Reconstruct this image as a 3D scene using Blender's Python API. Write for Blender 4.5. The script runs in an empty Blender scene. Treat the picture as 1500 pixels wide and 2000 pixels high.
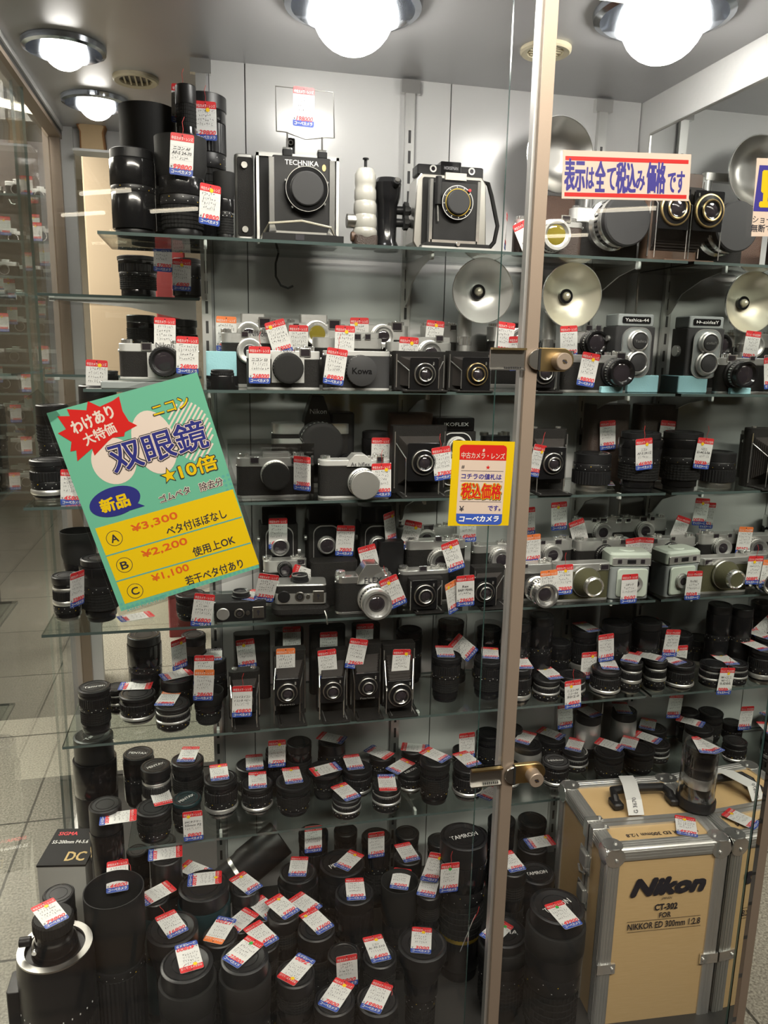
import bpy, math, random
from mathutils import Vector, Matrix
random.seed(7)
SC = bpy.context.scene
COL = SC.collection
# ------------------------------------------------------------------ camera, world, light, exposure
# world axes seen from the camera (x right, y down, z forward): solved from the vanishing points of the showcase
def _n(v): return v.normalized()
DOWN = _n(Vector((-145, 7180, 1500)))
WX = Vector((6650, -179, 1500)); WX = _n(WX - DOWN * WX.dot(DOWN))
WY = DOWN.cross(WX)
if WY.z < 0: WY = -WY
ROWS = (WX, WY, -DOWN)
EYE = Vector((0, 0, 1.5))
def to_world(c): return Vector((ROWS[0].dot(c), ROWS[1].dot(c), ROWS[2].dot(c)))
cam = bpy.data.cameras.new('camera'); camo = bpy.data.objects.new('camera', cam); COL.objects.link(camo)
cam.sensor_fit = 'VERTICAL'; cam.sensor_height = 32; cam.lens = 24; cam.clip_start = .02
cx_, cy_, cz_ = to_world(Vector((1, 0, 0))), to_world(Vector((0, -1, 0))), to_world(Vector((0, 0, -1)))
camo.matrix_world = Matrix(((cx_.x, cy_.x, cz_.x, EYE.x), (cx_.y, cy_.y, cz_.y, EYE.y), (cx_.z, cy_.z, cz_.z, EYE.z), (0, 0, 0, 1)))
SC.camera = camo
SC.view_settings.view_transform = 'Standard'; SC.view_settings.look = 'None'
SC.view_settings.gamma = 1; SC.view_settings.use_curve_mapping = False
SC.view_settings.exposure = 0.0
SC.cycles.transparent_max_bounces = 48; SC.cycles.max_bounces = 8; SC.cycles.glossy_bounces = 5
SC.cycles.use_denoising = True; SC.cycles.caustics_reflective = False; SC.cycles.caustics_refractive = False
SC.cycles.sample_clamp_indirect = 6
wd = bpy.data.worlds.new('world'); SC.world = wd; wd.use_nodes = True
wd.node_tree.nodes['Background'].inputs[0].default_value = (1, .95, .88, 1)
wd.node_tree.nodes['Background'].inputs[1].default_value = .06
GLOBE = 37.0      # emission of the big showcase globes
SMALL_GLOBE = 14.0
def area(name, loc, rot, sx, sy, energy, col=(1, .93, .82)):
    l = bpy.data.lights.new(name, 'AREA'); l.shape = 'RECTANGLE'; l.size = sx; l.size_y = sy; l.energy = energy; l.color = col
    o = bpy.data.objects.new(name, l); o.location = loc; o.rotation_euler = rot; COL.objects.link(o); return o
area('front_fill_light', (.3, .30, 2.9), (math.radians(28), 0, 0), 2.4, .5, 10).data.spread = math.radians(120)  # fill lamp added to brighten the poster on the glass
area('front_fill_light', (.4, -.75, 2.96), (math.radians(56), 0, 0), 2.8, .3, 68).data.spread = math.radians(110)  # second added fill for the case fronts, placed clear of the glass reflection
area('shop_light', (-1.6, 3.6, 2.75), (0, 0, 0), 1.6, 3.0, 320)

def ray(px, py): return to_world(Vector(((px - 750) / 1500, (py - 1000) / 1500, 1)))
def atY(px, py, Y): r = ray(px, py); return EYE + r * (Y / r.y)
def atZ(px, py, Z): r = ray(px, py); return EYE + r * ((Z - EYE.z) / r.z)
def ppm(p): return 1500 / to_cam(p).z
def to_cam(p):
    d = Vector(p) - EYE
    return ROWS[0] * d.x + ROWS[1] * d.y + ROWS[2] * d.z

# ------------------------------------------------------------------ materials
MATS = {}
def mat(name, col, rough=.5, metal=0., bump=0., scale=200., coat=0., emit=0., var=0., spec=.5):
    if name in MATS: return MATS[name]
    m = bpy.data.materials.new(name); m.use_nodes = True; nt = m.node_tree; b = nt.nodes['Principled BSDF']
    b.inputs['Base Color'].default_value = (*col, 1); b.inputs['Roughness'].default_value = rough; b.inputs['Metallic'].default_value = metal
    b.inputs['Coat Weight'].default_value = coat; b.inputs['Specular IOR Level'].default_value = spec
    if emit:
        b.inputs['Emission Color'].default_value = (*col, 1); b.inputs['Emission Strength'].default_value = emit
    if bump or var:
        tc = nt.nodes.new('ShaderNodeTexCoord'); ns = nt.nodes.new('ShaderNodeTexNoise'); ns.inputs['Scale'].default_value = scale; ns.inputs['Detail'].default_value = 3
        nt.links.new(tc.outputs['Object'], ns.inputs['Vector'])
        if bump:
            bp = nt.nodes.new('ShaderNodeBump'); bp.inputs['Strength'].default_value = bump; bp.inputs['Distance'].default_value = .002
            nt.links.new(ns.outputs['Fac'], bp.inputs['Height']); nt.links.new(bp.outputs['Normal'], b.inputs['Normal'])
        if var:
            r = nt.nodes.new('ShaderNodeMapRange'); r.inputs['To Min'].default_value = max(0, rough - var); r.inputs['To Max'].default_value = min(1, rough + var)
            nt.links.new(ns.outputs['Fac'], r.inputs['Value']); nt.links.new(r.outputs['Result'], b.inputs['Roughness'])
    MATS[name] = m; return m
def glass(name, tint, refl=1.0, rough=0., base=.04):
    m = bpy.data.materials.new(name); m.use_nodes = True; nt = m.node_tree; N = nt.nodes; L = nt.links
    N.remove(N['Principled BSDF']); out = N['Material Output']
    g = N.new('ShaderNodeNewGeometry'); d = N.new('ShaderNodeVectorMath'); d.operation = 'DOT_PRODUCT'
    L.new(g.outputs['Normal'], d.inputs[0]); L.new(g.outputs['Incoming'], d.inputs[1])
    def mth(op, a, b=None):
        n = N.new('ShaderNodeMath'); n.operation = op
        for i, v in enumerate((a, b)):
            if v is None: continue
            if isinstance(v, (int, float)): n.inputs[i].default_value = v
            else: L.new(v, n.inputs[i])
        return n.outputs[0]
    c = mth('ABSOLUTE', d.outputs['Value']); f = mth('POWER', mth('SUBTRACT', 1.0, c), 5.0)
    fac = mth('MULTIPLY', mth('ADD', mth('MULTIPLY', f, 1 - base), base), refl)
    t = N.new('ShaderNodeBsdfTransparent'); t.inputs[0].default_value = (*tint, 1)
    gl = N.new('ShaderNodeBsdfGlossy'); gl.inputs['Roughness'].default_value = rough; gl.inputs[0].default_value = (1, 1, 1, 1)
    mx = N.new('ShaderNodeMixShader'); L.new(fac, mx.inputs[0]); L.new(t.outputs[0], mx.inputs[1]); L.new(gl.outputs[0], mx.inputs[2])
    L.new(mx.outputs[0], out.inputs[0]); MATS[name] = m; return m
mat('black', (.012, .012, .013), .38, var=.1, scale=60, spec=.35)
mat('black_gloss', (.01, .01, .011), .16, coat=.3, spec=.35)
mat('black_matte', (.018, .018, .018), .62, bump=.15, scale=900, spec=.2)
mat('cap_black', (.010, .010, .011), .40, bump=.08, scale=700, spec=.5)
mat('rubber', (.014, .014, .014), .7, bump=.3, scale=1500, spec=.2)
mat('grey_plastic', (.05, .05, .052), .5, bump=.1, scale=900, spec=.2)
mat('leather', (.02, .019, .018), .55, bump=.9, scale=900, spec=.2)
mat('brown_leather', (.075, .035, .02), .5, bump=.8, scale=600)
mat('dark_brown', (.05, .033, .026), .4, bump=.6, scale=500)
mat('olive_leather', (.075, .072, .03), .6, bump=.8, scale=900)
mat('chrome', (.90, .90, .88), .16, .9)
mat('reflector_metal', (.42, .45, .50), .12, 1.)
mat('satin', (.66, .66, .64), .34, .8, var=.08, scale=300)
mat('silver_paint', (.68, .68, .66), .38, .4)
mat('aluminium', (.33, .26, .20), .42, .45, bump=.05, scale=700)
mat('steel', (.5, .49, .46), .3, 1.)
mat('brass', (.62, .46, .22), .3, 1.)
mat('gold', (.7, .5, .08), .3, .8)
mat('lens_glass', (.03, .025, .03), .04, 0., coat=1.)
mat('yellow_glass', (.25, .2, .03), .05, 0., coat=1.)
mat('white', (.70, .70, .68), .5)
mat('white_paint', (.72, .72, .71), .5)
mat('ink', (.015, .013, .02), .6)
mat('red', (.62, .025, .03), .45)
mat('orange', (.80, .20, .05), .45)
mat('red_ink', (.72, .05, .06), .5)
mat('blue', (.03, .075, .36), .45)
mat('grid_line', (.45, .45, .47), .6)
mat('yellow', (.85, .55, .01), .45)
mat('green_dot', (.03, .4, .06), .45)
mat('red_thread', (.55, .03, .03), .6)
mat('mint', (.55, .62, .54), .4)
mat('grey_blue', (.33, .36, .36), .42, .2)
mat('warm_white', (.44, .43, .39), .32, coat=.4)
mat('foam', (.33, .62, .68), .8, bump=.3, scale=400)
mat('bellows', (.028, .024, .022), .6, bump=.2, scale=300, spec=.2)
mat('wood_brown', (.12, .07, .045), .45, bump=.2, scale=100)
mat('dish', (.72, .72, .70), .34, .6, bump=.05, scale=80)
mat('cream_dish', (.66, .62, .50), .35, .5, bump=.08, scale=60)
mat('red_leather', (.25, .02, .03), .5)
mat('teal_black', (.010, .028, .032), .3, spec=.35)
glass('pane', (.985, .99, .985), base=.035)
glass('shelf_glass', (.86, .90, .885), base=.03)
glass('clear_plastic', (.90, .90, .90), 1.4, .05, base=.06)
mat('glass_edge', (.075, .105, .10), .15, .0, coat=.6)
mat('cyan_edge', (.06, .13, .12), .2, coat=.5)

# ------------------------------------------------------------------ mesh buffer
TXT = {}
def text_data(s, off=0., res=2, shear=0.):
    k = (s, off, res, shear)
    if k not in TXT:
        c = bpy.data.curves.new('lettering', 'FONT'); c.body = s; c.size = 1; c.resolution_u = res; c.offset = off; c.shear = shear
        o = bpy.data.objects.new('lettering', c); me = bpy.data.meshes.new_from_object(o)
        v = [(q.co.x, q.co.y) for q in me.vertices]; f = [tuple(p.vertices) for p in me.polygons]
        bpy.data.meshes.remove(me); bpy.data.objects.remove(o); bpy.data.curves.remove(c)
        x0 = min(q[0] for q in v); x1 = max(q[0] for q in v); y0 = min(q[1] for q in v); y1 = max(q[1] for q in v)
        TXT[k] = ([((a - (x0 + x1) / 2) / (x1 - x0), (b - (y0 + y1) / 2) / (y1 - y0)) for a, b in v], f, (x1 - x0) / (y1 - y0))
    return TXT[k]
I4 = Matrix.Identity(4)
def T(x=0, y=0, z=0): return Matrix.Translation((x, y, z))
def RX(d): return Matrix.Rotation(math.radians(d), 4, 'X')
def RY(d): return Matrix.Rotation(math.radians(d), 4, 'Y')
def RZ(d): return Matrix.Rotation(math.radians(d), 4, 'Z')
FRONT = RX(90)          # local xy -> xz, normal towards the viewer (-Y)
class MB:
    def __init__(s): s.v = []; s.f = []; s.m = []; s.names = []
    def mi(s, name):
        if name not in s.names: s.names.append(name)
        return s.names.index(name)
    def add(s, vs, fs, m, M=I4):
        o = len(s.v); s.v += [tuple(M @ Vector(p)) for p in vs]; k = s.mi(m)
        for f in fs: s.f.append(tuple(i + o for i in f)); s.m.append(k)
        return s
    def box(s, x0, x1, y0, y1, z0, z1, m, M=I4):
        vs = [(x, y, z) for z in (z0, z1) for y in (y0, y1) for x in (x0, x1)]
        return s.add(vs, [(0, 2, 3, 1), (4, 5, 7, 6), (0, 1, 5, 4), (2, 6, 7, 3), (0, 4, 6, 2), (1, 3, 7, 5)], m, M)
    def prism(s, out, z0, z1, m, M=I4, ch=0.):
        n = len(out); vs = []; rings = [(z0, 0)]
        if ch: 
            rings = [(z0, ch), (z0 + ch, 0), (z1 - ch, 0), (z1, ch)]
        else: rings.append((z1, 0))
        cx = sum(p[0] for p in out) / n; cy = sum(p[1] for p in out) / n
        hx = max(abs(p[0] - cx) for p in out) or 1; hy = max(abs(p[1] - cy) for p in out) or 1
        for z, c in rings: vs += [(cx + (p[0] - cx) * (1 - c / hx), cy + (p[1] - cy) * (1 - c / hy), z) for p in out]
        fs = [tuple(range(n - 1, -1, -1)), tuple(range((len(rings) - 1) * n, len(rings) * n))]
        for r in range(len(rings) - 1):
            fs += [(r * n + i, r * n + (i + 1) % n, (r + 1) * n + (i + 1) % n, (r + 1) * n + i) for i in range(n)]
        return s.add(vs, fs, m, M)
    def rbox(s, w, d, h, r, m, M=I4, ch=.001, seg=4):      # rounded in plan, centred on x,y, standing on z=0
        return s.prism(rrect(w, d, r, seg), 0, h, m, M, ch)
    def lathe(s, prof, m, M=I4, seg=32, teeth=0, depth=.03):
        vs = []; fs = []; seg = teeth * 2 if teeth else seg
        for r, z in prof:
            for i in range(seg):
                a = 2 * math.pi * i / seg; k = 1 - (depth if teeth and i % 2 and r > 0 else 0)
                vs.append((r * k * math.cos(a), r * k * math.sin(a), z))
        for j in range(len(prof) - 1):
            for i in range(seg):
                a, b = j * seg + i, j * seg + (i + 1) % seg
                if prof[j][0] < 1e-6: fs.append((a, b + seg, a + seg))
                elif prof[j + 1][0] < 1e-6: fs.append((a, b, a + seg))
                else: fs.append((a, b, b + seg, a + seg))
        return s.add(vs, fs, m, M)
    def cyl(s, r, z0, z1, m, M=I4, seg=24, bev=.08):
        b = min(r * bev, (z1 - z0) * .3)
        return s.lathe([(0, z0), (r - b, z0), (r, z0 + b), (r, z1 - b), (r - b, z1), (0, z1)], m, M, seg)
    def ring(s, r0, r1, z0, z1, m, M=I4, seg=32):
        return s.lathe([(r0, z0), (r1, z0), (r1, z1), (r0, z1), (r0, z0)], m, M, seg)
    def tube(s, pts, r, m, M=I4, seg=6):
        pts = [Vector(p) for p in pts]; vs = []; fs = []; n = len(pts)
        for i, p in enumerate(pts):
            t = (pts[min(i + 1, n - 1)] - pts[max(i - 1, 0)]).normalized()
            a = t.orthogonal().normalized() if i == 0 else (pa - t * pa.dot(t)).normalized()
            pa = a; b = t.cross(a)
            vs += [p + (a * math.cos(2 * math.pi * k / seg) + b * math.sin(2 * math.pi * k / seg)) * r for k in range(seg)]
        for i in range(n - 1):
            fs += [(i * seg + k, i * seg + (k + 1) % seg, (i + 1) * seg + (k + 1) % seg, (i + 1) * seg + k) for k in range(seg)]
        fs += [tuple(range(seg - 1, -1, -1)), tuple(range((n - 1) * seg, n * seg))]
        return s.add(vs, fs, m, M)
    def quad(s, x0, x1, y0, y1, z, m, M=I4):
        return s.add([(x0, y0, z), (x1, y0, z), (x1, y1, z), (x0, y1, z)], [(0, 1, 2, 3)], m, M)
    def poly(s, pts, z, m, M=I4): return s.add([(p[0], p[1], z) for p in pts], [tuple(range(len(pts)))], m, M)
    def text(s, t, cx, cy, w, h, z, m, M=I4, off=0., rot=0., res=2, shear=0.):   # lettering fitted to w x h (h None keeps its proportions)
        v, f, asp = text_data(t, 0., res, shear); h = h or w / asp; w = w or h * asp     # off thickens the strokes, as a share of the height
        c, q = math.cos(math.radians(rot)), math.sin(math.radians(rot)); o = off * h; n = 0 if not off else (8 if off > .03 else 4)
        if off: w -= 2 * o; h -= 2 * o
        for i in range(-1, n):
            dx, dy = (0, 0) if i < 0 else (o * math.cos(2 * math.pi * (i + .5) / n), o * math.sin(2 * math.pi * (i + .5) / n))
            s.add([(cx + a * w * c - b * h * q + dx, cy + a * w * q + b * h * c + dy, z + (i + 1) * 1.4e-5) for a, b in v], f, m, M)
        return s
    def build(s, name, parent=None, smooth=True, mesh=None):
        me = bpy.data.meshes.new(name); me.from_pydata(s.v, [], s.f); me.polygons.foreach_set('material_index', s.m)
        for n in s.names: me.materials.append(MATS[n])
        if smooth: me.shade_smooth(); me.set_sharp_from_angle(angle=math.radians(35))
        me.update(); return link(name, me, parent)
def link(name, me, parent=None):
    o = bpy.data.objects.new(name, me); COL.objects.link(o)
    if parent: o.parent = parent
    return o
def rrect(w, d, r, seg=4):
    r = min(r, w / 2 - 1e-5, d / 2 - 1e-5); out = []
    for cx, cy, a0 in ((w / 2 - r, d / 2 - r, 0), (-w / 2 + r, d / 2 - r, 90), (-w / 2 + r, -d / 2 + r, 180), (w / 2 - r, -d / 2 + r, 270)):
        for i in range(seg + 1):
            a = math.radians(a0 + 90 * i / seg); out.append((cx + r * math.cos(a), cy + r * math.sin(a)))
    return out
def disc(r, n=24, sx=1, sy=1): return [(r * sx * math.cos(2 * math.pi * i / n), r * sy * math.sin(2 * math.pi * i / n)) for i in range(n)]
LABELS = {}
def mark(o, label, cat, group=None):
    o['label'] = label; o['category'] = cat
    if group: o['group'] = group
    LABELS.setdefault(label, []).append(o.name); return o
def thing(name, label, cat, loc=(0, 0, 0), rz=0., group=None):
    o = bpy.data.objects.new(name, None); COL.objects.link(o); o.empty_display_size = .02
    o.location = loc; o.rotation_euler = (0, 0, math.radians(rz)); return mark(o, label, cat, group)
def struct(o): o['kind'] = 'structure'; return o

# ------------------------------------------------------------------ the showcase
YG, YB, XR, XL, ZC, ZB, Y2 = 1.08, 1.70, .966, -.36, 2.056, .19, 2.30
XE = .018                      # where the white back panels end
YF = 1.46                      # front edge of the shelves
def ceil_mat():
    m = mat('ceiling_sheet', (.52, .52, .53), .3, .35); nt = m.node_tree; b = nt.nodes['Principled BSDF']
    tc = nt.nodes.new('ShaderNodeTexCoord'); mp = nt.nodes.new('ShaderNodeMapping'); mp.inputs['Scale'].default_value = (3, 160, 3)
    ns = nt.nodes.new('ShaderNodeTexNoise'); ns.inputs['Scale'].default_value = 4; ns.inputs['Detail'].default_value = 4
    nt.links.new(tc.outputs['Object'], mp.inputs[0]); nt.links.new(mp.outputs[0], ns.inputs['Vector'])
    r = nt.nodes.new('ShaderNodeMapRange'); r.inputs['To Min'].default_value = .24; r.inputs['To Max'].default_value = .38
    nt.links.new(ns.outputs['Fac'], r.inputs['Value']); nt.links.new(r.outputs['Result'], b.inputs['Roughness'])
ceil_mat()
mat('panel_white', (.62, .62, .61), .22, bump=.12, scale=45)
mat('post_white', (.66, .66, .65), .4, bump=.3, scale=90)
mat('seam', (.1, .1, .1), .6)
mat('mirror', (.84, .86, .85), .0, 1.)
mat('case_base', (.035, .034, .032), .5, bump=.1, scale=60)
mat('dark_rail', (.06, .06, .06), .4, .6)
LAMPS = []
for n, (px, py, hole, rr) in enumerate(((125, 88, .066, 0), (187, 195, .066, 0), (690, 2, .098, 0), (1297, 20, .098, 0))):
    p = atZ(px, py, ZC); LAMPS.append((p.x, p.y, hole))
def ceiling():                 # ceiling sheet with round openings for the recessed lamps
    b = MB(); x0, x1, y0, y1 = XL - .01, XR + .02, YG - .02, Y2 + .02; n = 32
    xs = sorted({x0, x1}); cells = []
    ys = [y0, 1.60, 2.02, y1]
    L = LAMPS
    def tile(ax, bx, ay, by, lamp):
        if lamp is None: b.quad(ax, bx, ay, by, ZC, 'ceiling_sheet'); return
        cx, cy, r = lamp; ring = []; outer = []
        for i in range(n):
            a = 2 * math.pi * (i + .5) / n; c, s_ = math.cos(a), math.sin(a); ring.append((cx + r * c, cy + r * s_, ZC))
            k = min(((bx - cx) / c if c > 0 else (ax - cx) / c) if abs(c) > 1e-6 else 9, ((by - cy) / s_ if s_ > 0 else (ay - cy) / s_) if abs(s_) > 1e-6 else 9)
            outer.append((cx + c * k, cy + s_ * k, ZC))
        vs = ring + outer; fs = [(i, n + i, n + (i + 1) % n, (i + 1) % n) for i in range(n)]
        b.add(vs, fs, 'ceiling_sheet')
        for X_, Y_ in ((ax, ay), (bx, ay), (bx, by), (ax, by)):      # corners cut off by the fan
            near = sorted(range(n), key=lambda i: (outer[i][0] - X_) ** 2 + (outer[i][1] - Y_) ** 2)[:2]
            b.add([(X_, Y_, ZC), outer[near[0]], outer[near[1]]], [(0, 1, 2)], 'ceiling_sheet')
    tile(x0, .02, y0, 1.60, None); tile(.02, .50, y0, 1.60, L[2]); tile(.50, x1, y0, 1.60, L[3])
    tile(x0, .0, 1.60, 1.98, L[0]); tile(x0, .0, 1.98, y1, L[1]); tile(.0, x1, 1.60, y1, None)
    return b
struct(ceiling().build('ceiling', smooth=False))
b = MB(); b.box(XL - .02, XR + .03, YG - .03, Y2 + .03, ZC + .22, ZC + .26, 'white_paint'); struct(b.build('ceiling_canopy'))
b = MB(); b.box(XL - .02, XR + .03, YG - .03, Y2 + .03, .0, ZB, 'case_base'); struct(b.build('floor_case'))
# white back panels with their seams
b = MB()
for x0, x1 in ((XE, .089), (.089, .52), (.52, XR)):
    b.box(x0 + .0012, x1 - .0012, YB, YB + .012, ZB, ZC, 'panel_white')
b.box(XE, XR, YB + .004, YB + .013, ZB, ZC, 'seam'); struct(b.build('wall_back'))
b = MB(); b.box(XE - .012, XE, YB, Y2, ZB, ZC, 'ceiling_sheet'); struct(b.build('wall_return'))
# right end: white fascia and surround with a mirror
b = MB(); b.box(XR + .002, XR + .03, YG, YB + .012, 1.982, ZC, 'post_white'); b.box(XR + .002, XR + .03, 1.658, YB + .012, ZB, 1.982, 'post_white')
b.box(XR + .012, XR + .03, YG, 1.658, ZB, 1.982, 'aluminium'); struct(b.build('wall_right'))
b = MB(); b.box(XR + .003, XR + .0115, YG, 1.657, ZB, 1.981, 'mirror')
o = b.build('wall_mirror', smooth=False); mark(o, 'tall mirror covering the end wall, reflecting shelves of cameras', 'mirror')
b = MB(); b.box(XR + .001, XR + .004, YG, 1.658, 1.979, 1.983, 'steel'); b.box(XR + .001, XR + .004, 1.656, 1.659, ZB, 1.982, 'steel'); struct(b.build('trim_mirror'))
# left end: two glass panes, rail and corner post
def pane(name, x0, x1, y0, y1, z0, z1, m='pane', edge='cyan_edge', thin='x'):
    b = MB(); b.box(x0, x1, y0, y1, z0, z1, m); k = {'x': (4, 5), 'y': (2, 3)}[thin]
    e = b.mi(edge); b.m = [0 if i in k else e for i in range(6)]
    return b.build(name, smooth=False)
struct(pane('window_1', XL - .004, XL + .002, YG - .01, 1.87, ZB + .02, ZC - .03))
struct(pane('window_2', XL - .016, XL - .010, 1.83, 2.28, ZB + .02, ZC - .03))
b = MB(); b.box(XL - .022, XL + .012, YG, Y2, ZC - .012, ZC, 'post_white'); b.box(XL - .020, XL + .008, YG, Y2, ZC - .022, ZC - .012, 'dark_rail')
b.box(XL - .02, XL + .008, YG, Y2, ZC - .032, ZC - .022, 'aluminium'); struct(b.build('trim_1'))
b = MB(); b.box(XL - .02, XL + .008, YG, Y2, ZB, ZB + .03, 'white_paint'); struct(b.build('trim_2'))
b = MB(); b.box(XL - .02, XL + .004, Y2 - .03, Y2, ZB, ZC, 'aluminium'); b.box(XL + .004, XL + .034, Y2 - .012, Y2 + .01, ZB, ZC, 'post_white'); struct(b.build('trim_3'))
b = MB(); b.box(XL + .02, XE, Y2, Y2 + .02, 2.0, ZC, 'post_white'); struct(b.build('wall_left_rear'))
struct(pane('window_3', XL + .03, XE - .012, Y2, Y2 + .006, ZB, 2.0, thin='y'))
# front sliding doors
struct(pane('door_1', XL - .004, .414, YG, YG + .005, ZB, ZC, thin='y'))
struct(pane('door_2', .474, XR + .002, YG + .012, YG + .017, ZB, ZC, thin='y'))
b = MB(); b.box(.457, .476, YG - .004, YG + .02, ZB, ZC, 'aluminium'); b.box(.452, .457, YG + .004, YG + .018, ZB, ZC, 'satin'); struct(b.build('trim_4'))

# ------------------------------------------------------------------ lamps and vents in the ceiling
def lamp(x, y, hole, r, label, e, drop):
    t = thing('ceiling_lamp', label, 'lamp', (x, y, ZC), group='round bulbs set into the showcase ceiling')
    b = MB(); b.lathe([(hole * 1.16, -.001), (hole * 1.14, -.010), (hole * 1.03, -.013), (hole * .99, -.004), (hole * .90, .04), (hole * .62, .078), (.022, .088)], 'reflector_metal', seg=40); b.build('reflector', t)
    b = MB(); b.lathe([(hole * .56, .074), (hole * .60, .02), (hole * .57, .02), (hole * .53, .074)], 'brass', seg=32); b.build('inner_ring', t)
    mat('globe%d' % e, (1, .96, .90), .3, emit=e)
    b = MB(); n = 16; b.lathe([(0, -r + drop)] + [(r * math.sin(math.pi * i / n), drop - r * math.cos(math.pi * i / n)) for i in range(1, n)] + [(0, drop + r)], 'globe%d' % e, seg=32); b.build('bulb', t)
    b = MB(); b.cyl(.016, drop + r * .9, .09, 'white'); b.build('socket', t); return t
lamp(*LAMPS[0], .041, 'small bright bulb in a chrome reflector, the nearer and higher of the far pair', SMALL_GLOBE, -.003)
lamp(*LAMPS[1], .041, 'small bright bulb in a chrome reflector, just above the bread ornament', SMALL_GLOBE, -.003)
lamp(*LAMPS[2], .068, 'large glowing globe bulb above the press cameras', GLOBE, -.012)
lamp(*LAMPS[3], .068, 'large glowing globe bulb above the tax notice sign', GLOBE, -.012)
mat('vent_cream', (.55, .48, .33), .5)
mat('vent_yellow', (.66, .60, .42), .5)
def vent(px, py, r, m, label):
    p = atZ(px, py, ZC); t = thing('ceiling_vent', label, 'vent', (p.x, p.y, ZC))
    b = MB(); b.lathe([(r, 0), (r, -.006), (r * .93, -.009), (r * .72, -.007), (r * .68, .0), (r * .68, -.001)], m, seg=40); b.build('rim', t)
    b = MB(); b.poly(disc(r * .69)[::-1], -.0008, 'dark_rail'); b.build('backing', t)
    for k in range(-2, 3):
        h = math.sqrt(max(0, (r * .66) ** 2 - (k * r * .24) ** 2)); b = MB(); b.box(-h, h, k * r * .24 - r * .035, k * r * .24 + r * .035, -.006, -.001, m); o = b.build('slat', t)
        if m == 'vent_cream': o.rotation_euler.z = math.radians(90)
vent(265, 152, .047, 'vent_cream', 'round brown ceiling vent near the two small chrome lamps')
vent(1066, 95, .047, 'vent_yellow', 'round cream ceiling vent between the two big globe bulbs')

# ------------------------------------------------------------------ uprights, brackets, glass shelves
SHELF = {1: 1.693, 2: 1.425, 3: 1.213, 4: .970, 5: .740, 6: .504}
SNAME = {1: 'top shelf', 2: 'second shelf', 3: 'third shelf', 4: 'fourth shelf', 5: 'fifth shelf', 6: 'sixth shelf'}
SLEFT = {1: -.177, 2: -.215, 3: -.328, 4: -.314, 5: -.292, 6: -.182}
ST = .0055
UPX = ((.003, 'at the open end of the back panels'), (.428, 'in the middle of the back panels'), (.868, 'beside the mirror wall'))
for x, w in UPX:
    t = thing('slotted_upright', 'slotted metal shelf upright ' + w, 'shelf upright', (x, YB, ZB), group='slotted uprights on the back panels')
    b = MB(); b.box(-.010, .010, -.013, -.001, 0, ZC - ZB - .02, 'satin'); b.build('channel', t)
    b = MB(); b.box(-.02, .02, -.016, -.001, ZC - ZB - .03, ZC - ZB - .004, 'chrome'); b.build('top_clip', t)
    for k in range(44): 
        b.__init__()
        b.box(-.0028, .0028, -.0136, -.0128, k * .04 + .02, k * .04 + .045, 'dark_rail')
        b.build('slot', t)
for s, Z in SHELF.items():
    b = MB(); b.box(SLEFT[s], XR - .004, YF, YB - .022, Z - ST, Z, 'shelf_glass'); e = b.mi('glass_edge'); b.m = [0, 0, e, e, e, e]
    o = b.build('glass_shelf', smooth=False); mark(o, 'clear glass shelf, %s of the showcase' % {1: 'topmost', 2: 'second from the top', 3: 'third from the top', 4: 'fourth from the top', 5: 'fifth from the top', 6: 'lowest'}[s], 'shelf', 'glass shelves of the showcase')
    for x, w in UPX:
        t = thing('shelf_bracket', 'tapered metal bracket under the %s, %s' % (SNAME[s], {.003: 'open panel end', .428: 'middle upright', .868: 'mirror end'}[x]), 'bracket', (x, YB - .014, Z - ST), group='shelf brackets')
        pr = [(0, 0), (-.19, 0), (-.19, -.008), (-.12, -.02), (-.05, -.045), (-.012, -.085), (0, -.09)]
        b = MB(); b.prism(pr, -.0015, .0015, 'steel', Matrix(((0, 0, 1, 0), (1, 0, 0, 0), (0, 1, 0, 0), (0, 0, 0, 1)))); b.build('arm', t)
        b = MB(); b.rbox(.006, .014, .014, .002, 'white', T(0, -.196, -.012)); b.build('tip', t)
SHELF[0] = ZB
for Z, y0, y1, x0, lab in ((1.607, 1.80, 2.16, -.345, 'small glass shelf in the rear corner holding two tall lenses'), (1.44, 1.74, 2.16, -.33, 'small glass shelf in the rear corner behind the silver rangefinder')):
    b = MB(); b.box(x0, -.012, y0, y1, Z - ST, Z, 'shelf_glass'); e = b.mi('glass_edge'); b.m = [0, 0, e, e, e, e]
    mark(b.build('corner_shelf', smooth=False), lab, 'shelf')
    t = thing('corner_bracket', 'pale tapered bracket under the %s corner shelf' % ('upper' if Z > 1.5 else 'lower'), 'bracket', (-.02, 1.82, Z - ST))
    b = MB(); b.prism([(0, 0), (-.30, 0), (-.30, -.006), (-.14, -.018), (-.03, -.04), (0, -.04)], -.002, .002, 'satin', RX(90)); b.build('arm', t)
    b = MB(); b.rbox(.012, .008, .012, .002, 'white', T(-.30, 0, -.010)); b.build('tip', t)
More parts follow.
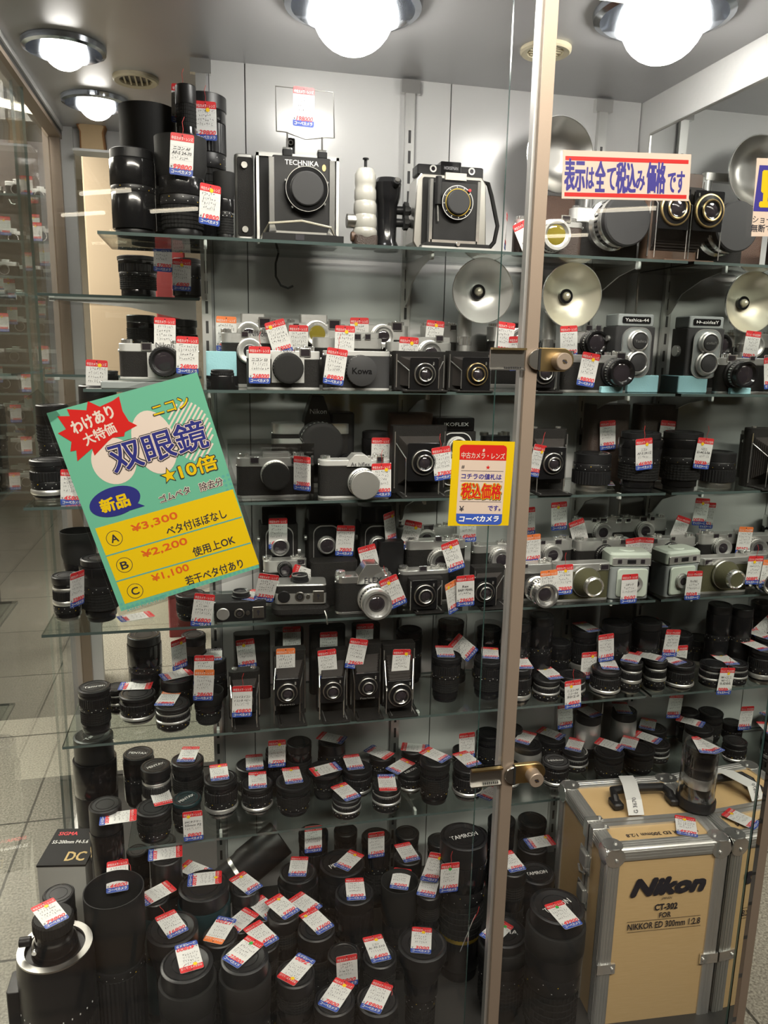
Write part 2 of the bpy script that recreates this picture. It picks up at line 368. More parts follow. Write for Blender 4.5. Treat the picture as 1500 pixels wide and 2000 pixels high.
# ------------------------------------------------------------------ notices on the front glass, locks
mat('poster_green', (0.115, 0.360, 0.238), .3, coat=.3)
mat('poster_cream', (0.576, 0.490, 0.418), .35)
mat('poster_teal', (0.086, 0.302, 0.259), .35)
mat('poster_yellow', (0.590, 0.403, 0.004), .35)
mat('poster_blue', (0.022, 0.025, 0.158), .35)
mat('poster_red', (0.475, 0.014, 0.011), .35)
mat('poster_orange', (0.518, 0.086, 0.014), .35)
mat('sign_tan', (0.475, 0.360, 0.259), .4)
mat('sign_pink', (0.533, 0.432, 0.353), .4)
mat('sign_blue', (0.032, 0.025, 0.202), .4)
class Sheet:       # a flat printed sheet on the glass: local x along its top edge, y up, normal to the viewer
    def __init__(s, tl, tr, bl, Y, name, label, cat):
        a, b_, c = atY(*tl, Y), atY(*tr, Y), atY(*bl, Y)
        s.x = (b_ - a).normalized(); s.n = Vector((0, -1, 0)); s.y = s.n.cross(s.x); s.o = a; s.Y = Y
        s.W = (b_ - a).length; s.H = -(c - a).dot(s.y); s.b = MB(); s.k = s.W / math.hypot(tr[0] - tl[0], tr[1] - tl[1])
        M = Matrix(((s.x.x, s.y.x, s.n.x, a.x), (s.x.y, s.y.y, s.n.y, a.y), (s.x.z, s.y.z, s.n.z, a.z), (0, 0, 0, 1)))
        s.root = bpy.data.objects.new(name, None); COL.objects.link(s.root); s.root.matrix_world = M; s.root.empty_display_size = .02; mark(s.root, label, cat)
    def l(s, p):
        d = atY(p[0], p[1], s.Y) - s.o; return (d.dot(s.x), d.dot(s.y))
    def poly(s, pts, m, z): s.b.poly([s.l(p) for p in pts][::-1], z, m)
    def flat(s, pts, m, z): s.b.poly(pts, z, m)
    def text(s, t, c, w, h, m, z, off=0., rot=0., shear=0.):
        x, y = s.l(c); s.b.text(t, x, y, w * s.k if w else None, h * s.k if h else None, z, m, off=off, rot=rot, shear=shear, res=3)
def E8(x, y): return (80 + x / 3.261, 720 + y / 3.26)
def ell(S, c, rx, ry, rot, m, z, n=36):
    x, y = S.l(c); k = S.k; q, r = math.cos(math.radians(rot)), math.sin(math.radians(rot)); pts = []
    for i in range(n):
        a = 2 * math.pi * i / n; u, v = rx * k * math.cos(a), ry * k * math.sin(a); pts.append((x + u * q - v * r, y + u * r + v * q))
    S.flat(pts, m, z); return pts
S = Sheet((91, 807), (385, 727), (240, 1193), YG - .0035, 'price_poster', 'green laminated price poster for binoculars taped slanted to the glass', 'poster')
W, H = S.W, S.H; d = .00015
b = MB(); b.box(-.005, W + .006, -H - .006, .005, -.0012, -.0004, 'clear_plastic'); b.build('laminate', S.root)
b = MB(); b.box(-.04, .012, -.012, .03, .0012, .0014, 'clear_plastic', RZ(20)); b.build('tape', S.root)
S.b.box(0, W, -H, 0, -.0003, 0, 'poster_green')
for i in range(30):
    for j in range(22):
        u, v = i / 30 * W + .004, -H + .003 + j * .0066
        if v < -H * .965 + u * .02 + .006 or u > W * .955 or (u > W * .93 and v < -H * .4): S.flat([(u + .0022 * math.cos(a), v + .0022 * math.sin(a)) for a in (0, 1.05, 2.1, 3.14, 4.2, 5.2)], 'poster_teal', d * .4)
e8 = 1 / 3.26
ell(S, E8(465, 588), 142 * e8, 158 * e8, 0, 'poster_cream', d); ell(S, E8(722, 470), 138 * e8, 218 * e8, 0, 'poster_cream', 2 * d)
cx, cy = S.l(E8(955, 400)); rx, ry = 140 * e8 * S.k, 205 * e8 * S.k
for i in range(-7, 8):
    dx, dy = math.cos(math.radians(45)), math.sin(math.radians(45)); ox, oy = -dy * i * .0055, dx * i * .0055
    A = (dx / rx) ** 2 + (dy / ry) ** 2; B = ox * dx / rx ** 2 + oy * dy / ry ** 2; C_ = (ox / rx) ** 2 + (oy / ry) ** 2 - 1
    if B * B - A * C_ <= 0: continue
    r_ = math.sqrt(B * B - A * C_); t0, t1 = (-B - r_) / A, (-B + r_) / A; w = .0013
    S.flat([(cx + ox + dx * t0 + dy * w, cy + oy + dy * t0 - dx * w), (cx + ox + dx * t1 + dy * w, cy + oy + dy * t1 - dx * w), (cx + ox + dx * t1 - dy * w, cy + oy + dy * t1 + dx * w), (cx + ox + dx * t0 - dy * w, cy + oy + dy * t0 + dx * w)], 'poster_cream', d)
S.poly([E8(*p) for p in ((104, 303), (185, 302), (165, 258), (290, 265), (298, 207), (375, 242), (455, 205), (497, 176), (520, 270), (560, 335), (614, 362), (535, 403), (530, 430), (455, 440), (430, 460), (342, 553), (325, 508), (232, 590), (225, 520), (188, 527), (195, 465), (108, 412), (160, 385))], 'poster_red', 3 * d)
S.text('わけあり', E8(328, 325), 288 * e8, 90 * e8, 'poster_cream', 4 * d, .035, 9); S.text('大特価', E8(372, 415), 222 * e8, 82 * e8, 'poster_cream', 4 * d, .03, 9)
for k, (m, o) in enumerate((('ink', .06), ('poster_yellow', .022))):
    S.text('ニコン', E8(825, 238), (245 + 12 * (1 - k)) * e8, (72 + 12 * (1 - k)) * e8, m, (4 + k) * d, o, 2)
    S.text('10倍', E8(1000, 622), (262 + 16 * (1 - k)) * e8, (112 + 14 * (1 - k)) * e8, m, (4 + k) * d, o + .01)
    x, y = S.l(E8(815, 680)); R_ = (62 if k == 0 else 50) * e8 * S.k
    S.flat([(x + (R_ if i % 2 == 0 else R_ * .42) * math.cos(math.radians(90 + 36 * i)), y + (R_ if i % 2 == 0 else R_ * .42) * math.sin(math.radians(90 + 36 * i))) for i in range(10)], m, (4 + k) * d)
for k, (m, o, g) in enumerate((('ink', .075, 20), ('poster_cream', .045, 8), ('poster_blue', .018, 0))):
    S.text('双眼鏡', E8(748, 490), (655 + g) * e8, (205 + g) * e8, m, (6 + k) * d, o)
for k, (m, o, g) in enumerate((('poster_cream', .07, 8), ('ink', .015, 0))):
    S.text('ゴムベタ', E8(852, 800), (212 + g) * e8, (52 + g) * e8, m, (4 + k) * d, o, 3); S.text('除去分', E8(1085, 735), (162 + g) * e8, (60 + g) * e8, m, (4 + k) * d, o)
ell(S, E8(472, 845), 170 * e8, 98 * e8, 2, 'poster_blue', 3 * d); S.poly([E8(560, 905), E8(600, 850), E8(662, 873)], 'poster_blue', 2.6 * d)
S.text('新品', E8(470, 855), 196 * e8, 98 * e8, 'poster_yellow', 4 * d, .045)
P = ((345, 1018), (1222, 768), (1390, 1245), (535, 1498)); S.poly([E8(*p) for p in P], 'poster_yellow', d)
for a, c in (((413, 1190), (1278, 940)), ((478, 1352), (1334, 1105))): S.poly([E8(*a), E8(*c), E8(c[0] + 3, c[1] + 8), E8(a[0] + 3, a[1] + 8)], 'poster_teal', 2 * d)
for ch, c, pr, pc, tx, tc, tw in (('A', (468, 1080), '¥3,300', (724, 978), 'ベタ付ほぼなし', (990, 978), 425), ('B', (532, 1250), '¥2,200', (788, 1142), '使用上OK', (1100, 1128), 300), ('C', (600, 1415), '¥1,100', (825, 1302), '若干ベタ付あり', (1104, 1295), 415)):
    ell(S, E8(*c), 54 * e8, 54 * e8, 0, 'ink', 2 * d); ell(S, E8(*c), 50 * e8, 50 * e8, 0, 'poster_yellow', 3 * d); S.text(ch, E8(*c), 52 * e8, 56 * e8, 'ink', 4 * d, .03)
    S.text(pr, E8(*pc), (318 if ch != 'C' else 262) * e8, 62 * e8, 'poster_orange', 2 * d, .03, 1); S.text(tx, E8(*tc), tw * e8, 70 * e8, 'ink', 2 * d, .018, 1)
S.text('2022/10/24作成', E8(668, 1492), 275 * e8, 38 * e8, 'poster_teal', 2 * d, .01, 1)
S.b.build('poster_sheet', S.root, smooth=False)

def E9(x, y): return (860 + x / 9.375, 850 + y / 9.375)
S = Sheet(E9(235, 97), E9(1368, 120), E9(150, 1660), YG - .0030, 'tax_notice', 'yellow notice card with a giant red and blue price tag print, beside the door stile', 'sign')
S.b.box(0, S.W, -S.H, 0, -.0006, 0, 'poster_yellow')
w9 = 1 / 9.375
S.poly([E9(*p) for p in ((352, 440), (1205, 462), (1130, 1450), (290, 1436))], 'sign_pink', d)
S.poly([E9(*p) for p in ((350, 448), (358, 230), (375, 195), (420, 172), (1160, 185), (1205, 205), (1220, 245), (1205, 467))], 'poster_red', 2 * d)
S.poly([E9(*p) for p in ((290, 1434), (1132, 1446), (1122, 1590), (1100, 1625), (1050, 1642), (360, 1628), (310, 1605), (288, 1560))], 'blue', 2 * d)
S.text('中古カメラ・レンズ', E9(785, 375), 800 * w9, 112 * w9, 'sign_pink', 3 * d, .02, -1)
ell(S, E9(795, 278), 20 * w9, 30 * w9, -20, 'sign_pink', 3 * d, 12)
S.text('#', E9(415, 580), 55 * w9, 65 * w9, 'ink', 3 * d, .01); x, y = S.l(E9(872, 590)); R_ = 42 * w9 * S.k
S.flat([(x + (R_ if i % 2 == 0 else R_ * .42) * math.cos(math.radians(90 + 36 * i)), y + (R_ if i % 2 == 0 else R_ * .42) * math.sin(math.radians(90 + 36 * i))) for i in range(10)], 'poster_red', 3 * d)
for a, c in (((380, 645), (1155, 660)), ((368, 832), (1140, 848)), ((345, 1208), (1112, 1220))): S.poly([E9(*a), E9(*c), E9(c[0], c[1] + 8), E9(a[0], a[1] + 8)], 'ink', 2 * d)
S.text('コチラの値札は', E9(755, 755), 745 * w9, 105 * w9, 'sign_blue', 3 * d, .03, -1)
for k, (m, o, g) in enumerate((('ink', .06, 26), ('poster_yellow', .055, 20), ('poster_red', .03, 0))): S.text('税込価格', E9(748 + (8 if k == 0 else 0), 1025 + (8 if k == 0 else 0)), (745 + g) * w9, (290 + g) * w9, m, (3 + k) * d, o, -1)
S.text('¥', E9(388, 1345), 85 * w9, 100 * w9, 'ink', 3 * d, .02); S.text('です。', E9(985, 1335), 240 * w9, 100 * w9, 'sign_blue', 3 * d, .03)
S.text('コーベカメラ', E9(705, 1530), 745 * w9, 110 * w9, 'white', 3 * d, .04, 0, .15)
S.b.build('notice_sheet', S.root, smooth=False)

S = Sheet((1099.6, 292.6), (1350.4, 301.4), (1093.7, 387.6), YG + .0100, 'price_notice', 'white notice strip with red bars and blue writing on the door glass', 'sign')
S.b.box(0, S.W, -S.H, 0, -.0006, 0, 'sign_pink')
for y0, y1 in ((-.008, -.0135), (-S.H + .003, -S.H + .0085)): S.b.quad(.004, S.W - .004, y1 if y1 < y0 else y0, y0 if y1 < y0 else y1, d, 'poster_red')
def E3(x, y): return (950 + x / 2.727, y / 2.727)
w3 = 1 / 2.727
for t, x0, x1, yc, h in (('表示', 415, 527, 932, 150), ('は', 530, 575, 948, 100), ('全', 577, 636, 940, 145), ('て', 640, 690, 953, 105), ('税込', 688, 800, 948, 148), ('み', 795, 846, 962, 95), ('価格', 850, 958, 948, 150), ('です', 962, 1058, 970, 105)):
    S.text(t, E3((x0 + x1) / 2, yc), (x1 - x0) * w3, h * w3, 'sign_blue', d, .028)
S.b.build('notice_sheet', S.root, smooth=False)
S = Sheet((1478.5, 308.5), (1600, 312), (1455.5, 461.5), YG + .0100, 'camera_notice', 'cream notice with a dark blue square, cut off at the edge of view', 'sign')
S.b.box(0, S.W, -S.H, 0, -.0006, 0, 'sign_pink')
S.poly([(1483.4, 322.5), (1580, 326), (1568, 416), (1471, 412.5)], 'sign_blue', d); S.text('監', (1512, 368), 55, 62, 'poster_yellow', 2 * d, .05)
S.text('ショー', (1489, 429), 38, 11, 'ink', d, .01, -1); S.text('無断で', (1487, 446), 42, 13, 'ink', d, .03, -1)
S.b.build('notice_sheet', S.root, smooth=False)
def lock(zc, label):
    t = thing('showcase_lock', label, 'lock', (0, 0, zc), group='ratchet locks on the sliding doors')
    b = MB(); b.box(.402, .455, YG - .004, YG - .001, -.016, .016, 'steel'); b.box(.402, .455, YG - .012, YG - .001, .013, .016, 'brass'); b.box(.402, .455, YG - .010, YG - .001, -.016, -.014, 'steel')
    for k in range(8): b.box(.424 + k * .0035, .4255 + k * .0035, YG - .0062, YG - .004, -.015, -.011, 'dark_rail')
    b.build('ratchet_bar', t)
    b = MB(); b.prism([(.476, -.017)] + [(.512 + .019 * math.cos(a), .019 * math.sin(a) * .9) for a in [math.radians(-90 + 15 * i) for i in range(13)]] + [(.476, .017)], 0, .009, 'brass', T(0, YG - .001, 0) @ FRONT, .001); b.build('lock_body', t)
    b = MB(); b.cyl(.0125, 0, .022, 'aluminium', T(.507, YG - .008, -.002) @ FRONT, 28); b.build('cylinder', t)
    b = MB(); b.box(-.0012, .0012, -.004, .004, 0, .0006, 'ink', T(.507, YG - .030, -.002) @ FRONT @ RZ(60)); b.poly(disc(.0032), .0005, 'brass', T(.507, YG - .030, -.002) @ FRONT); b.build('keyhole', t)
    b = MB(); b.prism([(.015 * math.cos(a), .015 * math.sin(a)) for a in [math.radians(90 + 12 * i) for i in range(16)]], 0, .006, 'steel', T(.474, YG - .006, 0) @ FRONT, .001); b.box(.474, .4775, YG - .012, YG - .004, -.0155, .0155, 'black_matte'); b.build('grip', t)
lock(1.493, 'brass coloured ratchet lock on the door stile, level with the second shelf')
lock(.822, 'brass coloured ratchet lock on the door stile, low beside the wooden case')
# ------------------------------------------------------------------ builders: price tags
CW, CH = .039, .067
TAGM = {}
def tag_mesh(price, hdr, dot, lines):
    k = (price, hdr, dot, lines)
    if k in TAGM: return TAGM[k]
    rnd = random.Random(str(k)); b = MB(); e = .00022
    b.prism(rrect(CW, CH, .003, 3), -.0004, 0, 'white')
    o = rrect(CW, CH, .003, 3); top = [p for p in o if p[1] > 0]; bot = [p for p in o if p[1] < 0]
    yh = CH / 2 - .0125; yf = -CH / 2 + .0105
    b.poly([(CW / 2, yh)] + top + [(-CW / 2, yh)], e, hdr); b.poly([(-CW / 2, yf)] + bot + [(CW / 2, yf)], e, 'blue')
    b.text('中古カメラ・レンズ', 0, yh + .0045, CW * .9, .0058, 2 * e, 'white', off=.015); b.text('コーベカメラ', 0, yf - .0052, CW * .86, .0062, 2 * e, 'white', off=.035, shear=.15)
    b.poly(disc(.0013, 8), 2 * e, 'ink', T(0, CH / 2 - .0035))
    ys = [yh - .0075 - .0075 * i for i in range(5)]
    for y in ys: b.quad(-CW * .46, CW * .46, y - .0002, y, e, 'grid_line')
    for li, y in enumerate(ys[:4]):
        if lines and li < len(lines):
            if lines[li]: b.text(lines[li], 0, y + .0037, min(CW * .84, .0048 * len(lines[li])), .0050, 2 * e, 'ink', off=.02, shear=.15)
            continue
        x = -CW * .40 + rnd.random() * .004; x1 = CW * (.22 + .22 * rnd.random())
        while x < x1:
            for q in range(rnd.choice((2, 3, 3))):
                a = rnd.choice((0, 10, 80, 95, 50, 130)); l = .0012 + .0026 * rnd.random(); cx, cy = x + .0014 * rnd.random(), y + .0012 + .0042 * rnd.random()
                dx, dy = math.cos(math.radians(a)) * l / 2, math.sin(math.radians(a)) * l / 2; w = .00022; n = math.hypot(dx, dy); nx, ny = -dy / n * w, dx / n * w
                b.poly([(cx - dx - nx, cy - dy - ny), (cx + dx - nx, cy + dy - ny), (cx + dx + nx, cy + dy + ny), (cx - dx + nx, cy - dy + ny)], 2 * e + q * 2e-5, 'ink')
            x += .0036 + .001 * rnd.random()
    b.text('¥', -CW * .42, ys[4] - .0038, .0035, .0042, 2 * e, 'ink'); b.text(price, CW * .05, ys[4] - .0036, min(CW * .80, .0068 * len(price)), .0085, 2 * e, 'red_ink', off=.045, shear=.25)
    if dot: b.poly(disc(.0036, 14), 3 * e, dot, T(rnd.uniform(-.011, .012), yh + rnd.uniform(-.002, .003)))
    TAGM[k] = b; return b
THREADS = {}
def thread(kind, parent):
    if kind not in THREADS:
        y = CH / 2 - .0035; P = {'up': [(0, y, .0004), (.001, y + .010, .002), (-.001, y + .021, .0025), (.002, y + .030, .001)],
             'loop': [(0, y, .0004), (.004, y + .006, .004), (.010, y + .004, .005), (.013, y - .006, .004), (.010, y - .012, .0015)],
             'side': [(0, y, .0004), (.006, y + .004, .003), (.016, y - .002, .003), (.023, y - .012, .0), (.024, y - .024, -.006)]}[kind]
        b = MB(); b.tube(P, .00045, 'red_thread', seg=5); THREADS[kind] = b.build('string', parent).data
    else: link('string', THREADS[kind], parent)
TAGDATA = {}
USED = {}
def put_tag(M, price, where, hdr='red', dot='yellow', string='', lines=()):
    b = tag_mesh(price, hdr, dot, tuple(lines)); k = (price, hdr, dot, tuple(lines))
    if k in TAGDATA: o = link('price_tag', TAGDATA[k])
    else: o = b.build('price_tag', smooth=False); TAGDATA[k] = o.data
    lab = '%sprice tag %s %s' % ('orange headed ' if hdr == 'orange' else '', price, where)
    mark(o, lab, 'price tag', 'price tags in the showcase'); o.matrix_world = M
    if string: thread(string, o)
    return o
def basis(x, y, z, o): return Matrix(((x.x, y.x, z.x, o.x), (x.y, y.y, z.y, o.y), (x.z, y.z, z.z, o.z), (0, 0, 0, 1)))
def lie(px, py, Z, ang, price, where, tilt=0., **k):       # lying on a level surface; ang = where the header points in the view, clockwise from up
    p = atZ(px, py, Z + .0012); a = math.radians(ang); q = atZ(px + 20 * math.sin(a), py - 20 * math.cos(a), Z + .0012)
    u = (q - p).normalized(); n = Vector((0, 0, 1)); M = basis(u.cross(n), u, n, p)
    if tilt: M = M @ T(0, 0, abs(math.sin(math.radians(tilt))) * CH / 2) @ RX(tilt)
    return put_tag(M, price, where, **k)
def hang(px, py, Y, price, where, ang=0., turn=0., lean=0., **k):     # hanging upright
    p = atY(px, py, Y); a = math.radians(ang); q = atY(px + 20 * math.sin(a), py - 20 * math.cos(a), Y)
    u = (q - p).normalized(); n = Vector((0, -1, 0)); M = basis(u.cross(n), u, n, p) @ RY(turn) @ RX(-lean)
    return put_tag(M, price, where, **k)

# ------------------------------------------------------------------ builders: lenses
OCC = {}                                                  # ground already taken on every shelf: (x, y, half width, half depth, round)
def free(s, x, y, r):
    for (a, b_, hx, hy, rd) in OCC.get(s, ()):
        if rd:
            if math.hypot(x - a, y - b_) < r + hx + .0008: return False
        elif max(0, abs(x - a) - hx) ** 2 + max(0, abs(y - b_) - hy) ** 2 < (r + .001) ** 2: return False
    return True
def take(s, x, y, hx, hy=None): OCC.setdefault(s, []).append((x, y, hx, hy if hy is not None else hx, hy is None))
# zones from the bottom up: (kind, share of the height, share of the radius)
STY = {
 'prime':  [('m', .10, .80), ('p', .06, .90), ('s', .13, .99), ('t', .20, .95), ('k', .24, .98), ('p', .13, .93), ('c', .14, .97)],
 'prime2': [('m', .08, .82), ('p', .10, .93), ('t', .18, .96), ('s', .10, 1.0), ('k', .22, .96), ('s', .07, .93), ('p', .08, .92), ('c', .17, .98)],
 'zoom':   [('r', .10, .82), ('p', .10, .90), ('t', .12, .93), ('g', .32, .97), ('p', .10, .93), ('g', .14, .97), ('c', .12, 1.0)],
 'zoom2':  [('r', .08, .78), ('p', .16, .86), ('g', .22, .93), ('t', .12, .95), ('g', .20, 1.0), ('p', .10, .97), ('c', .12, .97)],
 'tall':   [('r', .06, .80), ('p', .16, .86), ('g', .30, .92), ('t', .10, .93), ('k', .20, .96), ('p', .08, .97), ('c', .10, 1.0)],
 'smooth': [('r', .08, .85), ('p', .42, .96), ('t', .08, .965), ('p', .30, .99), ('c', .12, .95)],
 'goldz':  [('r', .08, .78), ('p', .22, .88), ('o', .03, .90), ('g', .25, .95), ('t', .10, .97), ('p', .18, 1.0), ('c', .14, .98)],
 'hood':   [('r', .08, .74), ('g', .24, .82), ('t', .10, .84), ('p', .18, .88), ('h', .40, 1.0)],
 'wide':   [('r', .10, .55), ('g', .25, .62), ('t', .12, .64), ('p', .18, .70), ('f', .22, .95), ('c', .13, 1.0)],
 'flat':   [('m', .18, .85), ('k', .36, .98), ('t', .20, .96), ('c', .26, .94)],
 'fat':    [('r', .07, .72), ('p', .12, .80), ('g', .28, .92), ('t', .12, .94), ('f', .14, 1.0), ('p', .16, 1.0), ('c', .11, .90)],
 'tin':    [('p', .25, .95), ('s', .55, 1.0), ('c', .20, .96)],
 'mono':   [('p', .30, .9), ('g', .35, 1.0), ('p', .2, .96), ('c', .15, .98)],
}
ZN = {'m': ('mount', 'steel'), 'r': ('rear_cap', 'black'), 'p': ('barrel', 'black_gloss'), 'k': ('focus_ring', 'black'), 'g': ('rubber_grip', 'rubber'), 's': ('silver_ring', 'satin'),
      'o': ('gold_ring', 'gold'), 't': ('scale_ring', 'black'), 'c': ('lens_cap', 'cap_black'), 'h': ('lens_hood', 'black_matte'), 'f': ('flare_ring', 'black')}
def build_lens(root, r, h, style, capt='', capm='cap_black', bodym=None, spin=0., seg=36, zoff=0.):
    z = zoff; prev = None; Zs = STY[style]; tot = sum(q[1] for q in Zs)
    for i, (k, fh, fr) in enumerate(Zs):
        hh = fh / tot * h; R_ = r * fr; name, m = ZN[k]; b = MB(); e = min(.0012, hh * .15); z1 = z + hh
        if k == 'k': b.lathe([(0, z), (R_ * .96, z), (R_, z + e), (R_, z1 - e), (R_ * .96, z1), (0, z1)], m, teeth=40, depth=.035)
        elif k == 'g':
            n = 6; pr = [(0, z), (R_ * .965, z)]
            for j in range(n): a = z + hh * (j + .12) / n; c = z + hh * (j + .88) / n; pr += [(R_ * .965, a), (R_, a + e * .3), (R_, c - e * .3), (R_ * .965, c)]
            b.lathe(pr + [(R_ * .965, z1), (0, z1)], m, teeth=36, depth=.03)
        elif k == 'h':
            b.lathe([(0, z), (R_ * .86, z), (R_ * .98, z + hh * .25), (R_, z1), (R_ * .965, z1), (R_ * .93, z + hh * .3), (R_ * .80, z + hh * .12), (0, z + hh * .12)], m, seg=seg)
        elif k == 'f': b.lathe([(0, z), (r * Zs[i - 1][2], z), (R_, z1), (0, z1)], m, seg=seg)
        elif k == 'c':
            b.lathe([(0, z), (R_ * .97, z), (R_, z + e), (R_, z1 - e * 1.5), (R_ * .93, z1), (R_ * .80, z1), (R_ * .77, z1 - .0008), (0, z1 - .0008)], capm if capm != 'silver' else 'satin', seg=seg); b.ring(R_ * .83, R_ * .90, z1 - .0006, z1 + .0003, 'black_gloss', seg=seg); b.ring(R_ * .55, R_ * .58, z1 - .0012, z1 - .0004, 'black_gloss', seg=seg)
        elif k == 's': b.lathe([(0, z), (R_ * .95, z), (R_, z + hh * .25), (R_, z + hh * .75), (R_ * .95, z1), (0, z1)], m, seg=seg)
        else: b.lathe([(0, z), (R_ * .985, z), (R_, z + e), (R_, z1 - e), (R_ * .985, z1), (0, z1)], (bodym or m) if k == 'p' else m, seg=seg)
        if k == 't':
            rnd = random.Random(int(r * 1e6 + i))
            for q in range(15):
                a = math.radians(-90 + spin + (q - 7) * 15 + rnd.uniform(-4, 4)); w = .0004 + .0007 * rnd.random(); zc = z + hh * (.3 + .4 * (q % 2)); s_ = min(.0006, hh * .08)
                b.box(-w, w, 0, .0003, zc - s_, zc + s_, 'white' if q % 5 else 'yellow', Matrix.Rotation(a + math.pi / 2, 4, 'Z') @ T(0, -R_ - .0002, 0))
        o = b.build(name, root)
        if k == 'c' and capt:
            t = MB(); t.text(capt, 0, 0, R_ * 1.25, R_ * .26, 0, 'white', off=.02); q = t.build('cap_lettering', o, smooth=False); q.matrix_local = T(0, 0, z1 - .0006) @ RZ(spin)
        z = z1
    return z
LROWS = {}
LSPEC = []
def L(shelf, row, px, top, w, style, look, Y=None, bot=None, tags=(), capt='', capm='cap_black', bodym=None, spin=0., base=None, fix=False, where=None):
    LSPEC.append(dict(shelf=shelf, row=row, px=px, top=top, w=w, style=style, look=look, Y=Y, bot=bot, tags=tags, capt=capt, capm=capm, bodym=bodym, spin=spin, base=base, fix=fix, where=where))
ORD = ['first', 'second', 'third', 'fourth', 'fifth', 'sixth', 'seventh', 'eighth', 'ninth', 'tenth', 'eleventh', 'twelfth', 'thirteenth', 'fourteenth', 'fifteenth', 'sixteenth', 'seventeenth', 'eighteenth']
def place_lenses():
    rows = {}
    for s in LSPEC:
        if not s['where']: rows.setdefault((s['shelf'], s['row']), []).append(s)
    for (sh, row), lst in rows.items():
        for i, s in enumerate(sorted(lst, key=lambda q: q['px'])):
            s['where'] = '%s from left, %s %s row' % (ORD[i], {0: 'case floor'}.get(sh, SNAME.get(sh)), row)
            s['short'] = '%s lens from left, %s %s row' % (ORD[i], {0: 'case floor'}.get(sh, SNAME.get(sh)), row)
    for s in LSPEC:
        sh = s['shelf']; Zs = SHELF[sh] if s['base'] is None else s['base']; px, top, w = s['px'], s['top'], s['w']
        if s['bot']:
            q = atZ(px, s['bot'], Zs); Y0 = q.y + w / 2 / ppm(q)
        else: Y0 = s['Y']
        best = None
        for sc in (1, .95, .9, .85, .8, .7, .6):
            for dY in sorted([i * .003 for i in range(-34, 35)], key=abs):
                Y = Y0 + (0 if s['fix'] else dY); p = atY(px, top, Y); r = w / 2 / ppm(p) * sc; lo, hi = (YF + r * .9, YB - .020 - r) if sh else (1.095 + r, YB - .02 - r)
                if s['fix'] and s['base'] is not None: lo, hi = 0, 9
                if not (lo <= Y <= hi) or p.x + r > XR - .002 or p.z - Zs < .012 or p.x - r < XL + .01: continue
                if s['fix'] or free((sh, s['base']), p.x, Y, r): best = (p, r, Y); break
            if best: break
        if not best: continue
        p, r, Y = best; take((sh, s['base']), p.x, Y, r); h = p.z - Zs
        s['p'], s['r'] = p, r
        t = thing('camera_lens', s['look'] + ', ' + s['where'], 'lens', (p.x, Y, Zs), group='lenses for sale')
        build_lens(t, r, h, s['style'], s['capt'], s['capm'], s['bodym'], s['spin'])
        for tg in s['tags']:
            price, ang, dx, dy = tg[:4]; k = dict(tg[4]) if len(tg) > 4 else {}
            mode = k.pop('mode', 'lie'); sh_ = s.get('short') or 'the ' + s['look']
            if mode == 'lie': lie(px + dx, top + dy, p.z + k.pop('up', 0), ang, price, 'lying on the ' + s.get('short', s['look']), **k)
            else: hang(px + dx, top + dy, Y - r - .003 - k.pop('fwd', 0), price, 'hanging on the ' + s.get('short', s['look']), ang, **k)

# ------------------------------------------------------------------ builders: cameras
def mount(t, x, z, y0, r, Ln, kind, chrome='satin', capt=''):      # a lens on a camera front, pointing at the viewer
    M = T(x, y0, z) @ FRONT
    b = MB(); b.lathe([(0, 0), (r * 1.04, 0), (r * 1.04, Ln * .16), (r * .92, Ln * .2), (r * .92, Ln * .34), (r * .98, Ln * .38), (r * .98, Ln * .58), (r * .9, Ln * .62), (r * .9, Ln * .8), (0, Ln * .8)], chrome, M, 36); o = b.build('lens_barrel', t)
    b = MB(); b.lathe([(0, Ln * .40), (r, Ln * .40), (r, Ln * .56), (0, Ln * .56)], 'black' if chrome != 'black' else 'satin', M, teeth=30, depth=.04); b.build('focus_ring', o)
    if kind == 'cap':
        b = MB(); b.lathe([(0, Ln * .78), (r * .98, Ln * .78), (r, Ln * .82), (r, Ln), (r * .94, Ln * 1.04), (r * .8, Ln * 1.05), (0, Ln * 1.05)], 'black_matte', M, 36); o = b.build('lens_cap', t)
    elif kind in ('greycap', 'silvercap'):
        m = 'grey_plastic' if kind == 'greycap' else 'satin'
        b = MB(); b.lathe([(0, Ln * .78), (r * .98, Ln * .78), (r, Ln * .82), (r, Ln), (r * .94, Ln * 1.04), (0, Ln * 1.04)], m, M, 36); o = b.build('lens_cap', t)
    else:
        b = MB(); b.lathe([(r * .9, Ln * .8), (r * .94, Ln * .82), (r * .94, Ln), (r * .80, Ln), (r * .66, Ln * .86), (r * .5, Ln * .82), (0, Ln * .82)], 'black_gloss' if kind == 'black' else chrome, M, 36); b.build('front_rim', t)
        g = 'yellow_glass' if kind == 'yellow' else 'lens_glass'; q = .5 if kind in ('small', 'chrome') else .74
        b = MB(); b.lathe([(0, Ln * .9), (r * q * .5, Ln * .89), (r * q, Ln * .84), (r * q * 1.05, Ln * .82), (0, Ln * .80)][::-1], g, M, 28); o = b.build('front_glass', t)
    if capt:
        b = MB(); b.text(capt, 0, 0, r * 1.35, r * .42, Ln * 1.045 + .0006, 'ink' if kind == 'silvercap' else 'black_gloss', M, off=.03); b.build('cap_lettering', o, smooth=False)
def frame_px(px0, px1, top, Y, base):
    a, c = atY(px0, top, Y), atY(px1, top, Y); return (a.x + c.x) / 2, c.x - a.x, (a.z + c.z) / 2 - base
